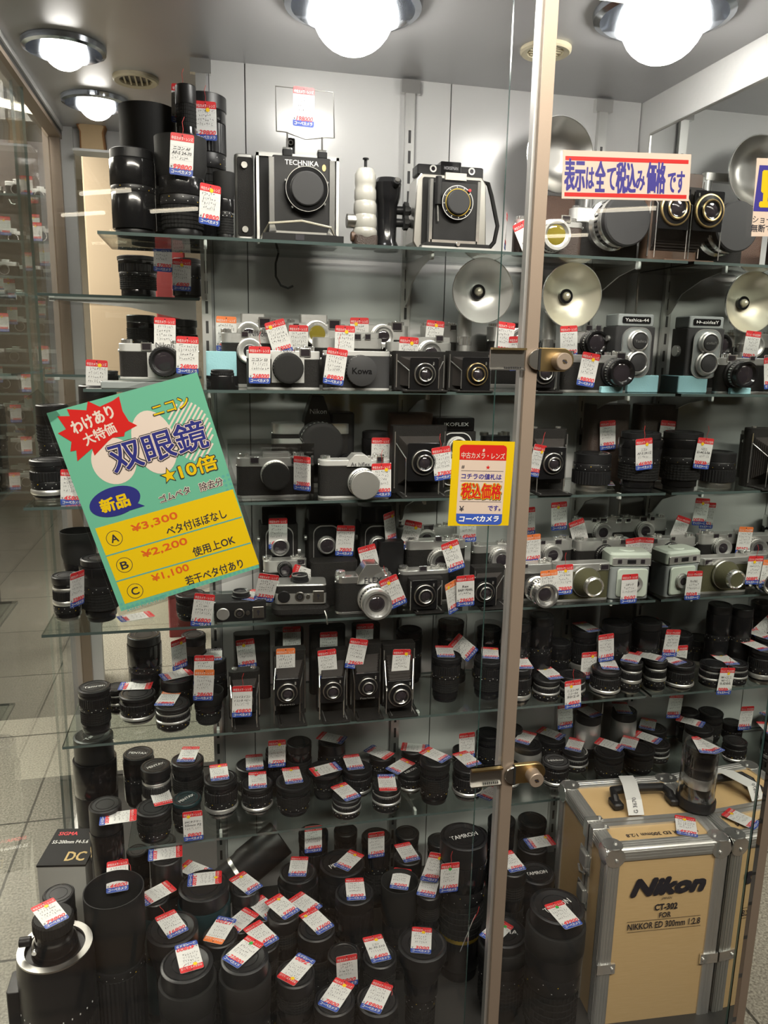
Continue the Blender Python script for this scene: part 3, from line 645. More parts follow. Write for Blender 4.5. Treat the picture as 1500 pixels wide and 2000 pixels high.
def C(label, px0, px1, top, Y, shelf, body='leather', plate='satin', lens=None, text=None, win=(), prism=None, dials=True, lift=0., yaw=0., D=.032, name='rangefinder_camera', cat='camera', tp=.24, group='old cameras for sale', hump=None, base=True, dialm='chrome', apron=None):
    Zs = SHELF[shelf] + lift; x, w, H = frame_px(px0, px1, top, Y, Zs); mid = ((px0 + px1) / 2)
    t = thing(name, label, cat, (x, Y + D / 2, Zs), yaw, group); take((shelf, None), x, Y + D / 2, w / 2, D / 2)
    def lo(px, py): q = atY(px, py, Y); return q.x - x, q.z - Zs
    b = MB(); b.rbox(w, D, H * (1 - tp) - H * .05, D * .42, body, T(0, 0, H * .05), ch=.0006, seg=6); b.build('body', t)
    if base: b = MB(); b.rbox(w * 1.0, D * 1.02, H * .07, D * .42, plate, seg=6, ch=.0008); b.build('base_plate', t)
    b = MB(); b.rbox(w, D * 1.03, H * tp * .82, D * .42, plate, T(0, 0, H * (1 - tp)), seg=6, ch=.0012)
    if hump: b.rbox((hump[1] - hump[0]) * w, D * .8, H * tp * .45, .004, plate, T((hump[0] + hump[1]) / 2 * w - w / 2, 0, H * (1 - tp * .2)), ch=.001)
    o = b.build('top_plate', t)
    F = -D * 1.03 / 2
    if text:
        s, px, py, tw = text[:4]; u, v = lo(px, py); q = MB(); q.text(s, u, v, tw / ppm((x, Y, Zs)), None, -(D / 2 + .0062) if prism else F - .0006, text[4] if len(text) > 4 else 'ink', I4)
        q.v = [(a, c_, b_) for (a, b_, c_) in q.v]; q.build('nameplate', t, smooth=False)
    for (px, py, ww, hh) in win:
        u, v = lo(px, py); k = 1 / ppm((x, Y, Zs)); q = MB(); q.rbox(ww * k, hh * k, .0022, .001, 'chrome', T(u, F - .0002, v) @ FRONT, .0004); q.rbox(ww * k * .78, hh * k * .72, .0006, .0006, 'lens_glass', T(u, F - .0022, v) @ FRONT, 0); q.build('finder_window', t)
    if apron:
        u0, v0 = lo(apron[0], apron[1]); u1, v1 = lo(apron[2], apron[3]); q = MB(); q.box(u0, u1, F - .0015, F + .004, v1, v0, plate); q.build('front_apron', t)
    if dials:
        for i, (f, rr, hh) in enumerate(((-.40, .010, .007), (.20, .007, .006), (.36, .010, .008), (.29, .003, .009))):
            q = MB(); q.lathe([(0, 0), (rr, 0), (rr, hh), (rr * .9, hh + .0008), (0, hh + .0008)], dialm, T(f * w, .001, H * (1 - tp * .2)), teeth=20 if rr > .005 else 0, depth=.05); q.build(('rewind_knob', 'shutter_dial', 'film_advance', 'shutter_button')[i], t)
    if prism:
        a, c, tt = prism; u0, v0 = lo(a, tt); u1, _ = lo(c, tt); zb = H * (1 - tp) - .001; wd_ = u1 - u0
        q = MB(); out = [(u0, zb), (u1, zb), (u1 - wd_ * .06, zb + (v0 - zb) * .45), (u1 - wd_ * .30, v0), (u0 + wd_ * .30, v0), (u0 + wd_ * .06, zb + (v0 - zb) * .45)]
        q.prism(out, -D * .35, D / 2 + .005, plate, FRONT, .001); q.build('prism_housing', t)
    for sx in (-1, 1):
        q = MB(); q.ring(.0018, .0032, 0, .0012, 'chrome', T(sx * (w / 2 + .001), -D * .2, H * (1 - tp) + .002) @ RY(90), 12); q.build('strap_lug', t)
    if lens:
        lx, ly, lr, Ln, kind = lens[:5]; u, v = lo(lx, ly); mount(t, u, v, F + .001, lr / ppm((x, Y, Zs)), Ln, kind, lens[5] if len(lens) > 5 else 'satin', lens[6] if len(lens) > 6 else '')
    return t, lo
def FOLD(label, px0, px1, top, Y, shelf, lens, bottom=None, body='leather', reach=.05, plate=None, rail='chrome', group='old folding cameras', text='', roll=True, yaw=0., D=.03, boardm='black_gloss', rimm='steel'):
    # folding bellows camera standing on end, front standard pulled out towards the viewer
    Zs = SHELF[shelf]; x, w, H = frame_px(px0, px1, top, Y + reach, Zs)
    t = thing('folding_camera', label, 'camera', (x, Y + reach + D / 2, Zs), yaw, group); take((shelf, None), x, Y + (reach + D) / 2, w / 2, (reach + D) / 2)
    b = MB(); b.rbox(w, D, H, D * .4 if roll else .004, body, T(0, 0, 0), .001, 5); b.build('body', t)
    for sx in (-1, 1):
        b = MB(); b.box(sx * w * .46 - .001, sx * w * .46 + .001, -D / 2 - .0012, -D / 2 + .001, H * .08, H * .92, rail); b.build('edge_trim', t)
    lx, ly, lr = lens; q = atY(lx, ly, Y); u, v = q.x - x, q.z - Zs; k = 1 / ppm(q); r = lr * k; y0 = -D / 2 - reach; bw = min(w * .74, r * 2.6)
    b = MB(); n = 9; vs = []; fs = []
    for i in range(2 * n + 1):
        f = i / (2 * n); s_ = (w * .40 * (1 - f) + bw * .42 * f) * (1 if i % 2 else .9); hz = (H * .36 * (1 - f) + bw * .44 * f) * (1 if i % 2 else .92); cx = u * f; cz = H * .5 * (1 - f) + v * f; y = -D / 2 - reach * .9 * f
        vs += [(cx - s_, y, cz - hz), (cx + s_, y, cz - hz), (cx + s_, y, cz + hz), (cx - s_, y, cz + hz)]
    for i in range(2 * n): fs += [(i * 4 + j, i * 4 + (j + 1) % 4, i * 4 + 4 + (j + 1) % 4, i * 4 + 4 + j) for j in range(4)]
    b.add(vs, fs, 'bellows'); b.build('bellows', t, smooth=False)
    b = MB(); b.rbox(bw, min(bw * 1.15, 2 * v - .004), .004, .003, boardm, T(u, y0 + .004, v) @ FRONT, .0005); b.build('lens_board', t)
    for sx in (-1, 1):
        b = MB(); b.tube([(sx * w * .44, -D / 2, H * .75), (u + sx * bw * .52, y0 + .004, v + r * .3), (u + sx * bw * .52, y0 + .004, .006)], .0012, rail, seg=5); b.build('strut', t)
    b = MB(); b.rbox(w * .86, reach + .012, .003, .002, body, T(0, y0 / 2 - D / 4 - .002, 0.0), .0005); b.box(-w * .36, -w * .33, y0, -D / 2, .003, .0042, rail); b.box(w * .33, w * .36, y0, -D / 2, .003, .0042, rail); b.build('bed', t)
    M = T(u, y0, v) @ FRONT
    b = MB(); b.lathe([(0, 0), (r, 0), (r, .005), (r * .95, .006), (r * .90, .006)], rimm, M, 36); b.lathe([(r * .905, .0059), (r * .68, .0066), (r * .66, .010)], 'black_gloss', M, 36); b.lathe([(r * .66, .006), (r * .66, .012), (r * .60, .0135), (r * .54, .0125)], rimm, M, 36); b.lathe([(r * .545, .0125), (r * .40, .0095), (0, .0095)], 'black_gloss', M, 36); o = b.build('shutter', t)
    b = MB(); b.lathe([(0, .0095), (r * .42, .0098), (r * .24, .0118), (0, .0124)], 'lens_glass', M, 24); b.build('front_glass', o)
    b = MB(); b.cyl(.0016, 0, .006, 'chrome', T(u + r * .8, y0 - .003, v + r * .8)); b.build('shutter_lever', o)
    if text:
        b = MB(); b.text(text, u, v - r - .006, bw * .6, .004, 0, 'satin'); b.v = [(a, y0 - .0008, c) for a, c, _ in b.v]; b.build('nameplate', t, smooth=False)
    if roll:
        for sx in (-1, 1):
            b = MB(); b.cyl(.006, 0, .004, 'chrome', T(sx * w * .3, 0, H), 16); b.build('winding_knob', t)
    return t
def TLR(label, px0, px1, top, Y, shelf, body='leather', plate='black_gloss', trim='satin', name='', lens1=None, lens2=None, lr=None, capt='', lift=0., yaw=0., group='twin lens reflex cameras', capped=False):
    Zs = SHELF[shelf] + lift; x, w, H = frame_px(px0, px1, top, Y, Zs); D = .06
    t = thing('twin_lens_camera', label, 'camera', (x, Y + D / 2, Zs), yaw, group); take((shelf, None), x, Y + D / 2, w / 2, D / 2)
    b = MB(); b.rbox(w, D, H * .80, .005, body, T(0, 0, 0), .001); b.build('body', t)
    b = MB(); b.rbox(w * .92, D * .92, H * .19, .004, plate, T(0, 0, H * .80), .002); b.build('focusing_hood', t)
    if name:
        b = MB(); b.rbox(w * .72, H * .10, .002, .003, 'black_gloss', T(0, -D * .46, H * .90) @ FRONT, .0004); b.ring(0, .0001, 0, .0001, trim, T(0, 0, 0)); o = b.build('nameplate', t)
        q = MB(); q.text(name, 0, 0, w * .60, H * .05, .0024, 'white', T(0, -D * .46, H * .90) @ FRONT, off=.02); q.build('name_lettering', o, smooth=False)
    b = MB(); b.prism(rrect(w * .72, H * .74, w * .24, 6), 0, .006, plate if plate != 'black_gloss' else 'black', T(0, -D / 2, H * .41) @ FRONT, .001); b.build('front_plate', t)
    b = MB(); o_, i_ = rrect(w * .74, H * .76, w * .25, 6), rrect(w * .70, H * .73, w * .23, 6); n = len(o_); b.add([(p[0], p[1], .0064) for p in o_] + [(p[0], p[1], .0064) for p in i_], [(j, (j + 1) % n, n + (j + 1) % n, n + j) for j in range(n)], trim, T(0, -D / 2, H * .41) @ FRONT); b.build('front_trim', t)
    r = w * .23
    for i, zc in enumerate((H * .58, H * .26)):
        M = T(0, -D / 2 - .006, zc) @ FRONT; q = r * (1.0 if i == 0 else 1.1)
        b = MB(); b.lathe([(0, 0), (q * 1.12, 0), (q * 1.12, .004), (q, .006), (q, .012), (q * .88, .0135), (q * .78, .010), (0, .010)], trim, M, 32); o = b.build(('viewing_lens', 'taking_lens')[i], t)
        b = MB(); b.lathe([(0, .0098), (q * .78, .0098), (q * .74, .0125), (q * .4, .0142), (0, .0148)], 'grey_plastic' if capped else 'lens_glass', M, 28); g = b.build('front_glass' if not capped else 'lens_cap', o)
        if capt and i == 0:
            k = MB(); k.text(capt, 0, 0, q * 1.2, None, .0155, 'satin', M); k.build('cap_lettering', g, smooth=False)
    b = MB(); b.lathe([(0, 0), (.012, 0), (.012, .008), (0, .008)], 'satin', T(w / 2, 0, H * .45) @ RY(90), teeth=22, depth=.06); b.build('focus_knob', t)
    b = MB(); b.lathe([(0, 0), (.006, 0), (.006, .005), (0, .005)], 'satin', T(-w / 2, 0, H * .62) @ RY(-90), 16); b.build('spool_knob', t)
    return t
def BOX(name, label, cat, px0, px1, top, Y, shelf, D, m, group=None, lift=0., yaw=0., r=.003, part='body', parts=None):
    Zs = SHELF[shelf] + lift; x, w, H = frame_px(px0, px1, top, Y, Zs)
    b = MB(); b.rbox(w, D, H, r, m, ch=min(.0012, H * .2))
    o = b.build(name); o.location = (x, Y + D / 2, Zs); o.rotation_euler.z = math.radians(yaw); take((shelf, None), x, Y + D / 2, w / 2, D / 2)
    return mark(o, label, cat, group)
# ------------------------------------------------------------------ top shelf
def R0(t, x, y, z): return T(x, y, z)
L(1, 'rear', 287, 213, 108, 'hood', 'black lens under a big upturned hood', Y=1.66, where='behind the tall barrel, top shelf end', tags=())
LSPEC[-1]['short'] = 'hooded lens at the shelf end'
L(1, 'front', 257, 295, 88, 'smooth', 'tall smooth black lens', Y=1.52, where='at the open end of the top shelf')
L(1, 'front', 352, 272, 118, 'hood', 'black lens with wide petal hood', Y=1.515, where='at the front of the top shelf cluster', tags=[('99800', 2, 3, 30, dict(mode='hang', fwd=.002, lines=('', 'ニコン AF', 'AF-S 24-70'), string='up', dot=None))])
LSPEC[-1]['short'] = 'wide hooded lens, top shelf'
L(1, 'rear', 398, 190, 86, 'tall', 'tallest black zoom lens', Y=1.625, where='beside the press camera grip, top shelf', tags=[('29800', -2, 4, 46, dict(mode='hang', string='up'))])
LSPEC[-1]['short'] = 'tallest zoom, top shelf'
L(1, 'rear', 362, 168, 50, 'zoom', 'slim black lens', Y=1.675, where='half hidden behind the tallest top shelf zoom')
LSPEC[-1]['short'] = 'slim lens behind the tallest zoom'
hang(356, 203, 1.60, '22800', 'hanging on the slim lens behind the tallest zoom', 0, string='up')
L(1, 'front', 437, 338, 42, 'hood', 'small hooded lens', Y=1.50, where='squeezed next to the press camera grip')
hang(410, 400, 1.455, '19800', 'hanging low beside the small hooded lens, top shelf', 2, turn=25)

def press_camera():
    Y = 1.53; Zs = SHELF[1]; x, w, H = frame_px(500, 662, 303, Y, Zs); D = .06
    t = thing('press_camera', 'large silver edged press camera with wire frame finder and side grip', 'camera', (x, Y + D / 2, Zs)); take((1, None), x, Y, w / 2 + .01, .06)
    def lo(px, py, y=Y): q = atY(px, py, y); return q.x - x, q.z - Zs
    F = -D / 2
    b = MB(); b.rbox(w, D, H, .006, 'black_matte', ch=.001); b.build('body', t)
    b = MB()
    for a, c in ((-w / 2, -w / 2 + .005), (w / 2 - .005, w / 2)): b.box(a, c, F - .002, F + .004, 0, H, 'satin')
    b.box(-w / 2, w / 2, F - .002, F + .004, H - .006, H + .001, 'satin'); b.build('front_frame', t)
    b = MB(); b.rbox(w * .70, H * .86, .006, .004, 'black', T(.004, F - .02, H * .52) @ FRONT, .001); o = b.build('lens_board', t)
    u, v = lo(591, 325); q = MB(); q.text('TECHNIKA', u, v, .062, None, 0, 'white', off=.02); q.v = [(a, F - .0274, c + (1 if False else 0)) for a, c, _ in q.v]
    q = MB(); q.text('TECHNIKA', 0, 0, .062, None, .0066, 'white', T(.004, F - .02, v) @ FRONT, off=.02); q.build('board_lettering', o, smooth=False)
    q = MB(); q.prism(disc(.0045, 16, .8, 1.3), .006, .0072, 'brass', T(.045, F - .02, v - .006) @ FRONT); q.build('badge', o)
    u, v = lo(594, 378); M = T(u, F - .026, v) @ FRONT; r = .040
    b = MB(); b.lathe([(0, 0), (r, 0), (r, .012), (r * .95, .016), (r * .84, .018), (0, .018)], 'black', M, 44); b.build('shutter', t)
    b = MB(); b.ring(r * .78, r * .97, .0165, .0185, 'black_gloss', M, 44); b.ring(r * .955, r * .975, .016, .019, 'steel', M, 44); b.build('shutter_ring', t)
    b = MB(); b.lathe([(0, .017), (r * .74, .017), (r * .74, .024), (r * .70, .0255), (0, .0255)], 'grey_plastic', M, 40); b.build('lens_cap', t)
    for a in (-35, 20, 110, 160, 230):
        b = MB(); b.cyl(.002, 0, .01, 'chrome', T(u + r * 1.02 * math.cos(math.radians(a)), F - .03, v + r * 1.02 * math.sin(math.radians(a))) @ FRONT); b.build('lever', t)
    for sx in (-1, 1):
        b = MB(); b.prism([(0, H * .10), (0, H * .92), (.010, H * .92), (.010, H * .2), (.018, H * .06), (.012, H * .02)], 0, .012, 'chrome', (T(.004, F - .02, 0) @ Matrix.Scale(-sx, 4, (1, 0, 0)) @ T(-w * .395, 0, 0)) @ FRONT, .001); b.build('board_rail', t)
    b = MB(); b.tube([(-w * .45, F - .01, .012), (-w * .38, F - .055, .03), (0, F - .06, .036), (w * .35, F - .055, .028), (w * .44, F - .03, .010)], .0022, 'cream_dish'); b.build('release_cable', t)
    b = MB(); b.box(-w * .46, w * .50, F - .060, F, .004, .010, 'satin'); b.box(-w * .40, w * .42, F - .059, F, .010, .014, 'black'); b.box(-w * .30, w * .30, F - .056, F - .006, .014, .018, 'steel'); b.build('bed', t)
    b = MB(); b.box(-w * .46, w * .50, F - .0615, F - .060, .0, .013, 'black_matte'); b.box(-.012, .004, F - .0625, F - .0612, .002, .012, 'ink'); b.build('bed_front', t)
    xg0, _ = lo(460, 400); xg1, _ = lo(497, 400)
    b = MB(); b.rbox(xg1 - xg0, .05, H * .94, .008, 'satin', T((xg0 + xg1) / 2, .005, H * .05), .002); o = b.build('side_grip', t)
    b = MB(); b.rbox((xg1 - xg0) * .80, H * .86, .002, .004, 'leather', T((xg0 + xg1) / 2 + .001, -.021, H * .52) @ FRONT, .0005); b.build('grip_leather', o)
    for z in (H * .86, H * .16): b = MB(); b.cyl(.006, 0, .004, 'steel', T((xg0 + xg1) / 2, -.022, z) @ FRONT); b.build('screw', o)
    # wire frame finder
    A = [lo(*p) for p in ((540, 256), (538, 168), (651, 180), (653, 270))]
    b = MB(); b.tube([(A[0][0], F, A[0][1]), (A[1][0], F, A[1][1]), (A[2][0], F, A[2][1]), (A[3][0], F, A[3][1]), (A[3][0] - .015, F, A[3][1]), ((A[0][0] + A[3][0]) / 2, F, A[3][1] - .006), (A[0][0] + .015, F, A[0][1]), (A[0][0], F, A[0][1])], .0012, 'steel', seg=6)
    for p in ((561, 258), (629, 268)): u, v = lo(*p); b.tube([(u, F, v), (u, F, H)], .0018, 'chrome')
    b.build('wire_finder', t)
    for p in ((561, 302), (629, 308)): u, v = lo(*p); b = MB(); b.rbox(.018, .014, .012, .002, 'black', T(u, F, H - .004)); b.rbox(.018, .012, .005, .002, 'chrome', T(u, F, H + .006)); b.build('finder_clamp', t)
    u, v = lo(573, 270); b = MB(); b.rbox(.017, .006, v - H + .012, .004, 'black', T(u, .02, H)); b.cyl(.0085, 0, .006, 'black', T(u, .023, v + .004) @ FRONT, 24); b.ring(.003, .005, .006, .007, 'steel', T(u, .023, v + .004) @ FRONT); b.build('rear_sight', t)
press_camera()
hang(593, 209, 1.528, '198000', 'hanging in the wire frame finder of the press camera', 1, dot=None)
def ribbed_grip():
    Y = 1.52; Zs = SHELF[1]; x, w, H = frame_px(690, 738, 330, Y, Zs)
    t = thing('camera_grip', 'pale grey ribbed hand grip between the two press cameras', 'grip', (x, Y, Zs)); take((1, None), x, Y, .03, .03)
    b = MB(); r = w * .5; pr = [(0, H * .12)]
    pr += [(r * .80, H * .12), (r * .98, H * .16)]
    for i in range(4): z = H * (.22 + .17 * i); pr += [(r * (1.0 - .04 * i), z), (r * (.90 - .035 * i), z + H * .035), (r * (.97 - .04 * i), z + H * .08)]
    pr += [(r * .85, H * .93), (r * .6, H), (0, H)]
    b.lathe(pr, 'warm_white', seg=28); b.build('handle', t)
    b = MB(); b.cyl(.003, H, H + .018, 'black'); b.cyl(.006, H + .016, H + .019, 'black_gloss'); b.build('release_pin', t)
    b = MB(); b.rbox(w * .95, .04, H * .16, .006, 'dark_brown'); b.build('foot', t)
    b = MB(); b.cyl(.013, 0, .02, 'steel', T(-w * .5 - .012, 0, H * .34) @ RY(90)); b.cyl(.009, 0, .012, 'wood_brown', T(-w * .5 - .004, -.004, H * .14) @ RY(90)); b.build('clamp_screw', t)
ribbed_grip()
def horseman():
    Y = 1.52; Zs = SHELF[1]; x, w, H = frame_px(815, 950, 342, Y, Zs); D = .06
    t = thing('press_camera', 'compact silver and black press camera with a black side handle', 'camera', (x, Y + D / 2, Zs)); take((1, None), x - .02, Y, w / 2 + .03, .06)
    F = -D / 2
    def lo(px, py, y=Y): q = atY(px, py, y); return q.x - x, q.z - Zs
    b = MB(); b.prism([(-w * .46, 0), (w * .46, 0), (w * .54, H * .12), (w * .50, H * .92), (w * .44, H), (-w * .44, H), (-w * .50, H * .92), (-w * .54, H * .12)], -D * .5, D * .5, 'steel', FRONT, .002); b.build('body', t)
    b = MB(); b.rbox(w * .84, H * .86, .004, .003, 'black_matte', T(0, F, H * .52) @ FRONT); b.build('front_leather', t)
    b = MB(); b.rbox(w * .96, D * .7, .020, .003, 'black', T(0, 0, H - .001), .002); b.rbox(w * .30, D * .72, .026, .002, 'black_gloss', T(0, 0, H)); b.build('top_housing', t)
    q = MB(); q.text('HORSEMAN', 0, 0, w * .2, .006, .0004, 'grid_line', T(0, -D * .36, H + .014) @ FRONT); q.build('housing_lettering', t, smooth=False)
    for sx in (-.26, .3): q = MB(); q.ring(.004, .0068, 0, .002, 'satin', T(sx * w, -D * .35, H + .011) @ FRONT, 20); q.poly(disc(.004, 16), .0006, 'lens_glass', T(sx * w, -D * .35, H + .011) @ FRONT); q.build('finder_window', t)
    b = MB(); b.rbox(w * .64, H * .76, .006, .004, 'black', T(.002, F - .018, H * .50) @ FRONT, .001); b.build('lens_board', t)
    for sx in (-1, 1): b = MB(); b.box(sx * w * .34 - .003, sx * w * .34 + .003, F - .026, F - .012, H * .10, H * .90, 'chrome'); b.build('board_rail', t)
    b = MB(); b.box(-w * .34, w * .34, F - .026, F - .012, H * .10, H * .14, 'chrome'); b.box(-w * .15, w * .15, F - .026, F - .018, H * .90, H * .99, 'steel'); b.build('board_clip', t)
    u, v = lo(883, 402); M = T(u, F - .024, v) @ FRONT; r = .031
    b = MB(); b.lathe([(0, 0), (r, 0), (r, .009), (r * .96, .011), (r * .80, .012), (0, .012)], 'black', M, 40); b.build('shutter', t)
    b = MB(); b.ring(r * .76, r * .80, .012, .0135, 'gold', M, 40); b.ring(r * .96, r, .0095, .0115, 'satin', M, 40); b.build('shutter_ring', t)
    for i in range(22): 
        a = math.radians(20 + i * 15)
        if i % 2: b = MB(); b.box(-.0012, .0012, -.0006, .0006, .0122, .0128, 'white', M @ Matrix.Rotation(a, 4, 'Z') @ T(r * .88, 0, 0)); b.build('scale_mark', t)
    b = MB(); b.cyl(r * .72, .010, .020, 'grey_plastic', M, 36); b.build('lens_cap', t)
    b = MB(); b.cyl(.0028, 0, .003, 'red', T(u + r * .72, F - .036, v + r * .72) @ FRONT); b.build('red_dot', t)
    b = MB(); b.cyl(.006, 0, .05, 'black', T(u - .038, F - .032, v - .005)); b.tube([(u - .038, F - .03, v - .005), (u - .036, F - .03, v - .035)], .002, 'chrome'); b.build('release', t)
    b = MB(); b.box(-w * .50, w * .54, F - .05, F, .0, .005, 'satin'); b.box(-w * .44, w * .46, F - .048, F, .005, .012, 'black'); b.cyl(.004, 0, .006, 'chrome', T(.0, F - .048, .010) @ FRONT); b.build('bed', t)
    u0, v0 = lo(763, 352); u1, v1 = lo(763, 470); hx = u0
    b = MB(); b.lathe([(0, 0), (.024, 0), (.026, .006), (.024, .012), (.020, .02), (.021, .085), (.023, .09), (.026, .10), (.028, .125), (.020, .135), (0, .137)], 'black_gloss', T(hx, -.0, 0), 28); o = b.build('handle', t)
    b = MB(); b.cyl(.008, 0, .012, 'black', T(hx + .012, -.024, .120) @ RX(60)); b.cyl(.005, .010, .015, 'steel', T(hx + .012, -.024, .120) @ RX(60)); b.build('button', o)
    for z in (.055, .078): b = MB(); b.cyl(.008, 0, .03, 'black', T(hx + .018, 0, z) @ RY(90)); b.lathe([(0, 0), (.015, 0), (.015, .008), (0, .008)], 'black_matte', T(hx + .032, -.01, z) @ RY(90), teeth=10, depth=.12); b.build('clamp_knob', o)
    b = MB(); b.tube([(w * .5, 0, H * .98), (w * .60, -.004, H * .96), (w * .66, -.004, H * .80), (w * .72, -.003, H * .60), (w * .78, 0, H * .42), (w * .74, .0, H * .20), (w * .60, 0, .006)], .0042, 'black_matte'); b.build('strap', t)
horseman()
hang(988, 452, 1.49, '78000', 'turned edge-on, hanging from the strap of the compact press camera', 4, turn=65, dot=None)
b = MB(); b.tube([(-.004, 0, 0), (-.010, 0, -.02), (-.010, 0, -.045), (.0, -.002, -.062), (.014, -.004, -.067), (.024, -.004, -.062)], .0022, 'black_matte')
o = b.build('hanging_strap'); p = atY(548, 487, 1.60); o.location = (p.x, p.y, SHELF[1] - ST - .0005); mark(o, 'short black strap dangling below the top shelf under the large press camera', 'strap')

def flash(px, py, r_px, Y, shelf, label, m, bulb, tube_px=None, tube_top=None, rear=False):
    p = atY(px, py, Y); r = r_px / ppm(p); Zs = SHELF[shelf]
    t = thing('flash_gun', label, 'flash', (p.x, Y, Zs)); h = p.z - Zs
    b = MB(); M = T(0, 0, h) @ FRONT; n = 8
    pr = [(.016 + (r - .016) * i / n, -.035 + .035 * (i / n) ** 2) for i in range(n + 1)]
    b.lathe([(.0, -.035)] + pr + [(r, .002), (r * .985, .002)] + [(q[0] - .001, q[1] - .0012 - .0005) for q in pr[::-1]] + [(0, -.0367)], m, M, 56); b.ring(r * .985, r * 1.008, -.001, .003, 'chrome', M, 56); b.build('reflector', t)
    if bulb:
        b = MB(); b.ring(.010, .015, -.035, -.026, 'black_gloss', M, 28); b.build('bulb_socket', t)
        b = MB(); b.lathe([(0, -.034), (.008, -.034), (.009, -.024), (.005, -.016), (0, -.014)], 'cream_dish', M, 20); b.build('bulb', t)
    x = 0 if tube_px is None else atY(tube_px, py, Y + .05).x - p.x
    b = MB(); b.cyl(.015, 0, h + (.03 if tube_top else -.01), 'satin', T(x, .055, 0), 24); b.cyl(.0155, h * .45, h * .55, 'chrome', T(x, .055, 0)); b.build('battery_tube', t)
    b = MB(); b.rbox(abs(x) + .02, .02, .018, .004, 'steel', T(x / 2, .05, h - .018)); b.build('bracket', t); take((shelf, None), p.x + x, Y + .055, .016, .016)
flash(943, 568, 62, 1.555, 2, 'flash gun with round silver dish and bulb, second shelf', 'dish', True, tube_px=912)
flash(1117, 577, 62, 1.545, 2, 'flash gun with round cream dish, second shelf beside the door stile', 'cream_dish', True, tube_px=1079)
flash(1094, 302, 70, 1.60, 1, 'flash gun with large flat grey disc on the top shelf', 'steel', False, tube_px=1152)

C('brown leather rangefinder with yellow tinted lens on the top shelf', 1010, 1142, 428, 1.50, 1, body='dark_brown', plate='satin', lens=(1076, 462, 30, .03, 'yellow'), win=[(1105, 428, 20, 14)], tp=.2)
BOX('camera_case', 'closed dark brown leather camera case behind the yellow tinted lens', 'camera case', 1058, 1128, 383, 1.60, 1, .05, 'brown_leather', r=.012)
hang(1030, 465, 1.475, '24800', 'hanging askew beside the yellow tinted lens', -22, lines=('', '', 'ED'), turn=0)
t, lo = C('silver single lens reflex with a long capped lens on the top shelf', 1122, 1258, 402, 1.575, 1, body='leather', plate='silver_paint', tp=.30, prism=(1165, 1245, 372), D=.05, name='reflex_camera', lens=(1190, 440, 47, .075, 'greycap', 'chrome'), text=('SIX', 1190, 398, 26, 'white'))
hang(1238, 412, 1.55, '34800', 'hanging behind the long capped lens on the top shelf', 2)
FOLD('large brown folding camera with brass rimmed lens on the top shelf', 1274, 1352, 336, 1.475, 1, (1318, 408, 32), body='wood_brown', reach=.055, rail='chrome', roll=True, D=.04, boardm='black_gloss', rimm='brass')

# ------------------------------------------------------------------ second shelf
BOX('display_slab', 'pale grey slab under the black banded silver rangefinder', 'display block', 196, 384, 746, 1.475, 2, .06, 'grey_blue')
C('silver rangefinder with black grip bands standing on the grey slab', 230, 386, 668, 1.49, 2, lift=.0165, text=('Nikon', 322, 674, 34), lens=(322, 706, 29, .026, 'glass', 'black'), win=[(286, 677, 20, 16)], apron=(287, 688, 356, 738), plate='silver_paint', tp=.27)
hang(366, 694, 1.462, '248000', 'hanging on the silver rangefinder above the grey slab', 0, dot=None)
hang(322, 656, 1.535, '88000', 'standing behind the silver rangefinder on the grey slab', 0, dot=None)
L(2, 'front', 434, 722, 46, 'hood', 'stubby dark conical lens hood', Y=1.49, where='on the second shelf beside the blue foam')
LSPEC[-1]['style'] = 'cone'; STY['cone'] = [('p', .70, 1.35), ('k', .15, 1.0), ('c', .15, .95)]
b = BOX('foam_block', 'tall light blue foam block behind the conical lens hood', 'foam block', 402, 462, 686, 1.545, 2, .02, 'foam')
C('silver rangefinder with round black cap, second shelf front', 482, 626, 681, 1.478, 2, text=('Nikon', 562, 684, 27), lens=(562, 719, 29, .02, 'cap', 'black'), win=[(596, 689, 22, 17)], apron=(530, 690, 594, 748), plate='silver_paint', tp=.26)
hang(507, 713, 1.452, '268000', 'hanging on the silver rangefinder with the round black cap', 0, lines=('', 'ニコン S3'), string='up', dot=None)
C('ribbed grey camera with a big lettered lens cap, second shelf', 633, 764, 683, 1.478, 2, body='grey_plastic', plate='silver_paint', lens=(703, 724, 29, .022, 'greycap', 'black', 'Kowa'), tp=.16, dials=False)
b = MB(); b.cyl(.006, 0, .006, 'chrome', FRONT); p = atY(712, 687, 1.474)
hang(655, 716, 1.450, '89800', 'hanging on the ribbed grey camera', 8, string='up', dot=None)
hang(673, 670, 1.53, '59800', 'standing behind the ribbed grey camera', 2)
FOLD('black folding camera with chrome rimmed lens beside the ribbed grey camera', 771, 872, 686, 1.462, 2, (829, 731, 22), reach=.035, roll=False, D=.025)
FOLD('black folding camera with bronze lens board behind the door lock', 876, 958, 686, 1.464, 2, (931, 731, 22), reach=.035, roll=False, D=.025, rimm='brass')
FOLD('black folding camera half hidden by the door stile, second shelf', 1030, 1092, 690, 1.464, 2, (1062, 728, 22), reach=.035, roll=False, D=.025)
C('silver rangefinder with long black lens beside the blue foam, second shelf', 1106, 1232, 690, 1.478, 2, lens=(1198, 727, 27, .04, 'black', 'black'), win=[(1212, 696, 20, 15), (1168, 694, 12, 10)], tp=.25)
hang(1149, 722, 1.452, '98000', 'hanging on the rangefinder with the long black lens', 12, dot='yellow')
BOX('foam_block', 'low light blue foam strip under the long black lens', 'foam block', 1175, 1218, 755, 1.462, 2, .012, 'foam')
BOX('foam_block', 'light blue foam block beneath the twin lens reflex', 'foam block', 1228, 1288, 733, 1.50, 2, .07, 'foam')
BOX('foam_block', 'light blue foam block against the mirror wall', 'foam block', 1262, 1292, 706, 1.60, 2, .04, 'foam')
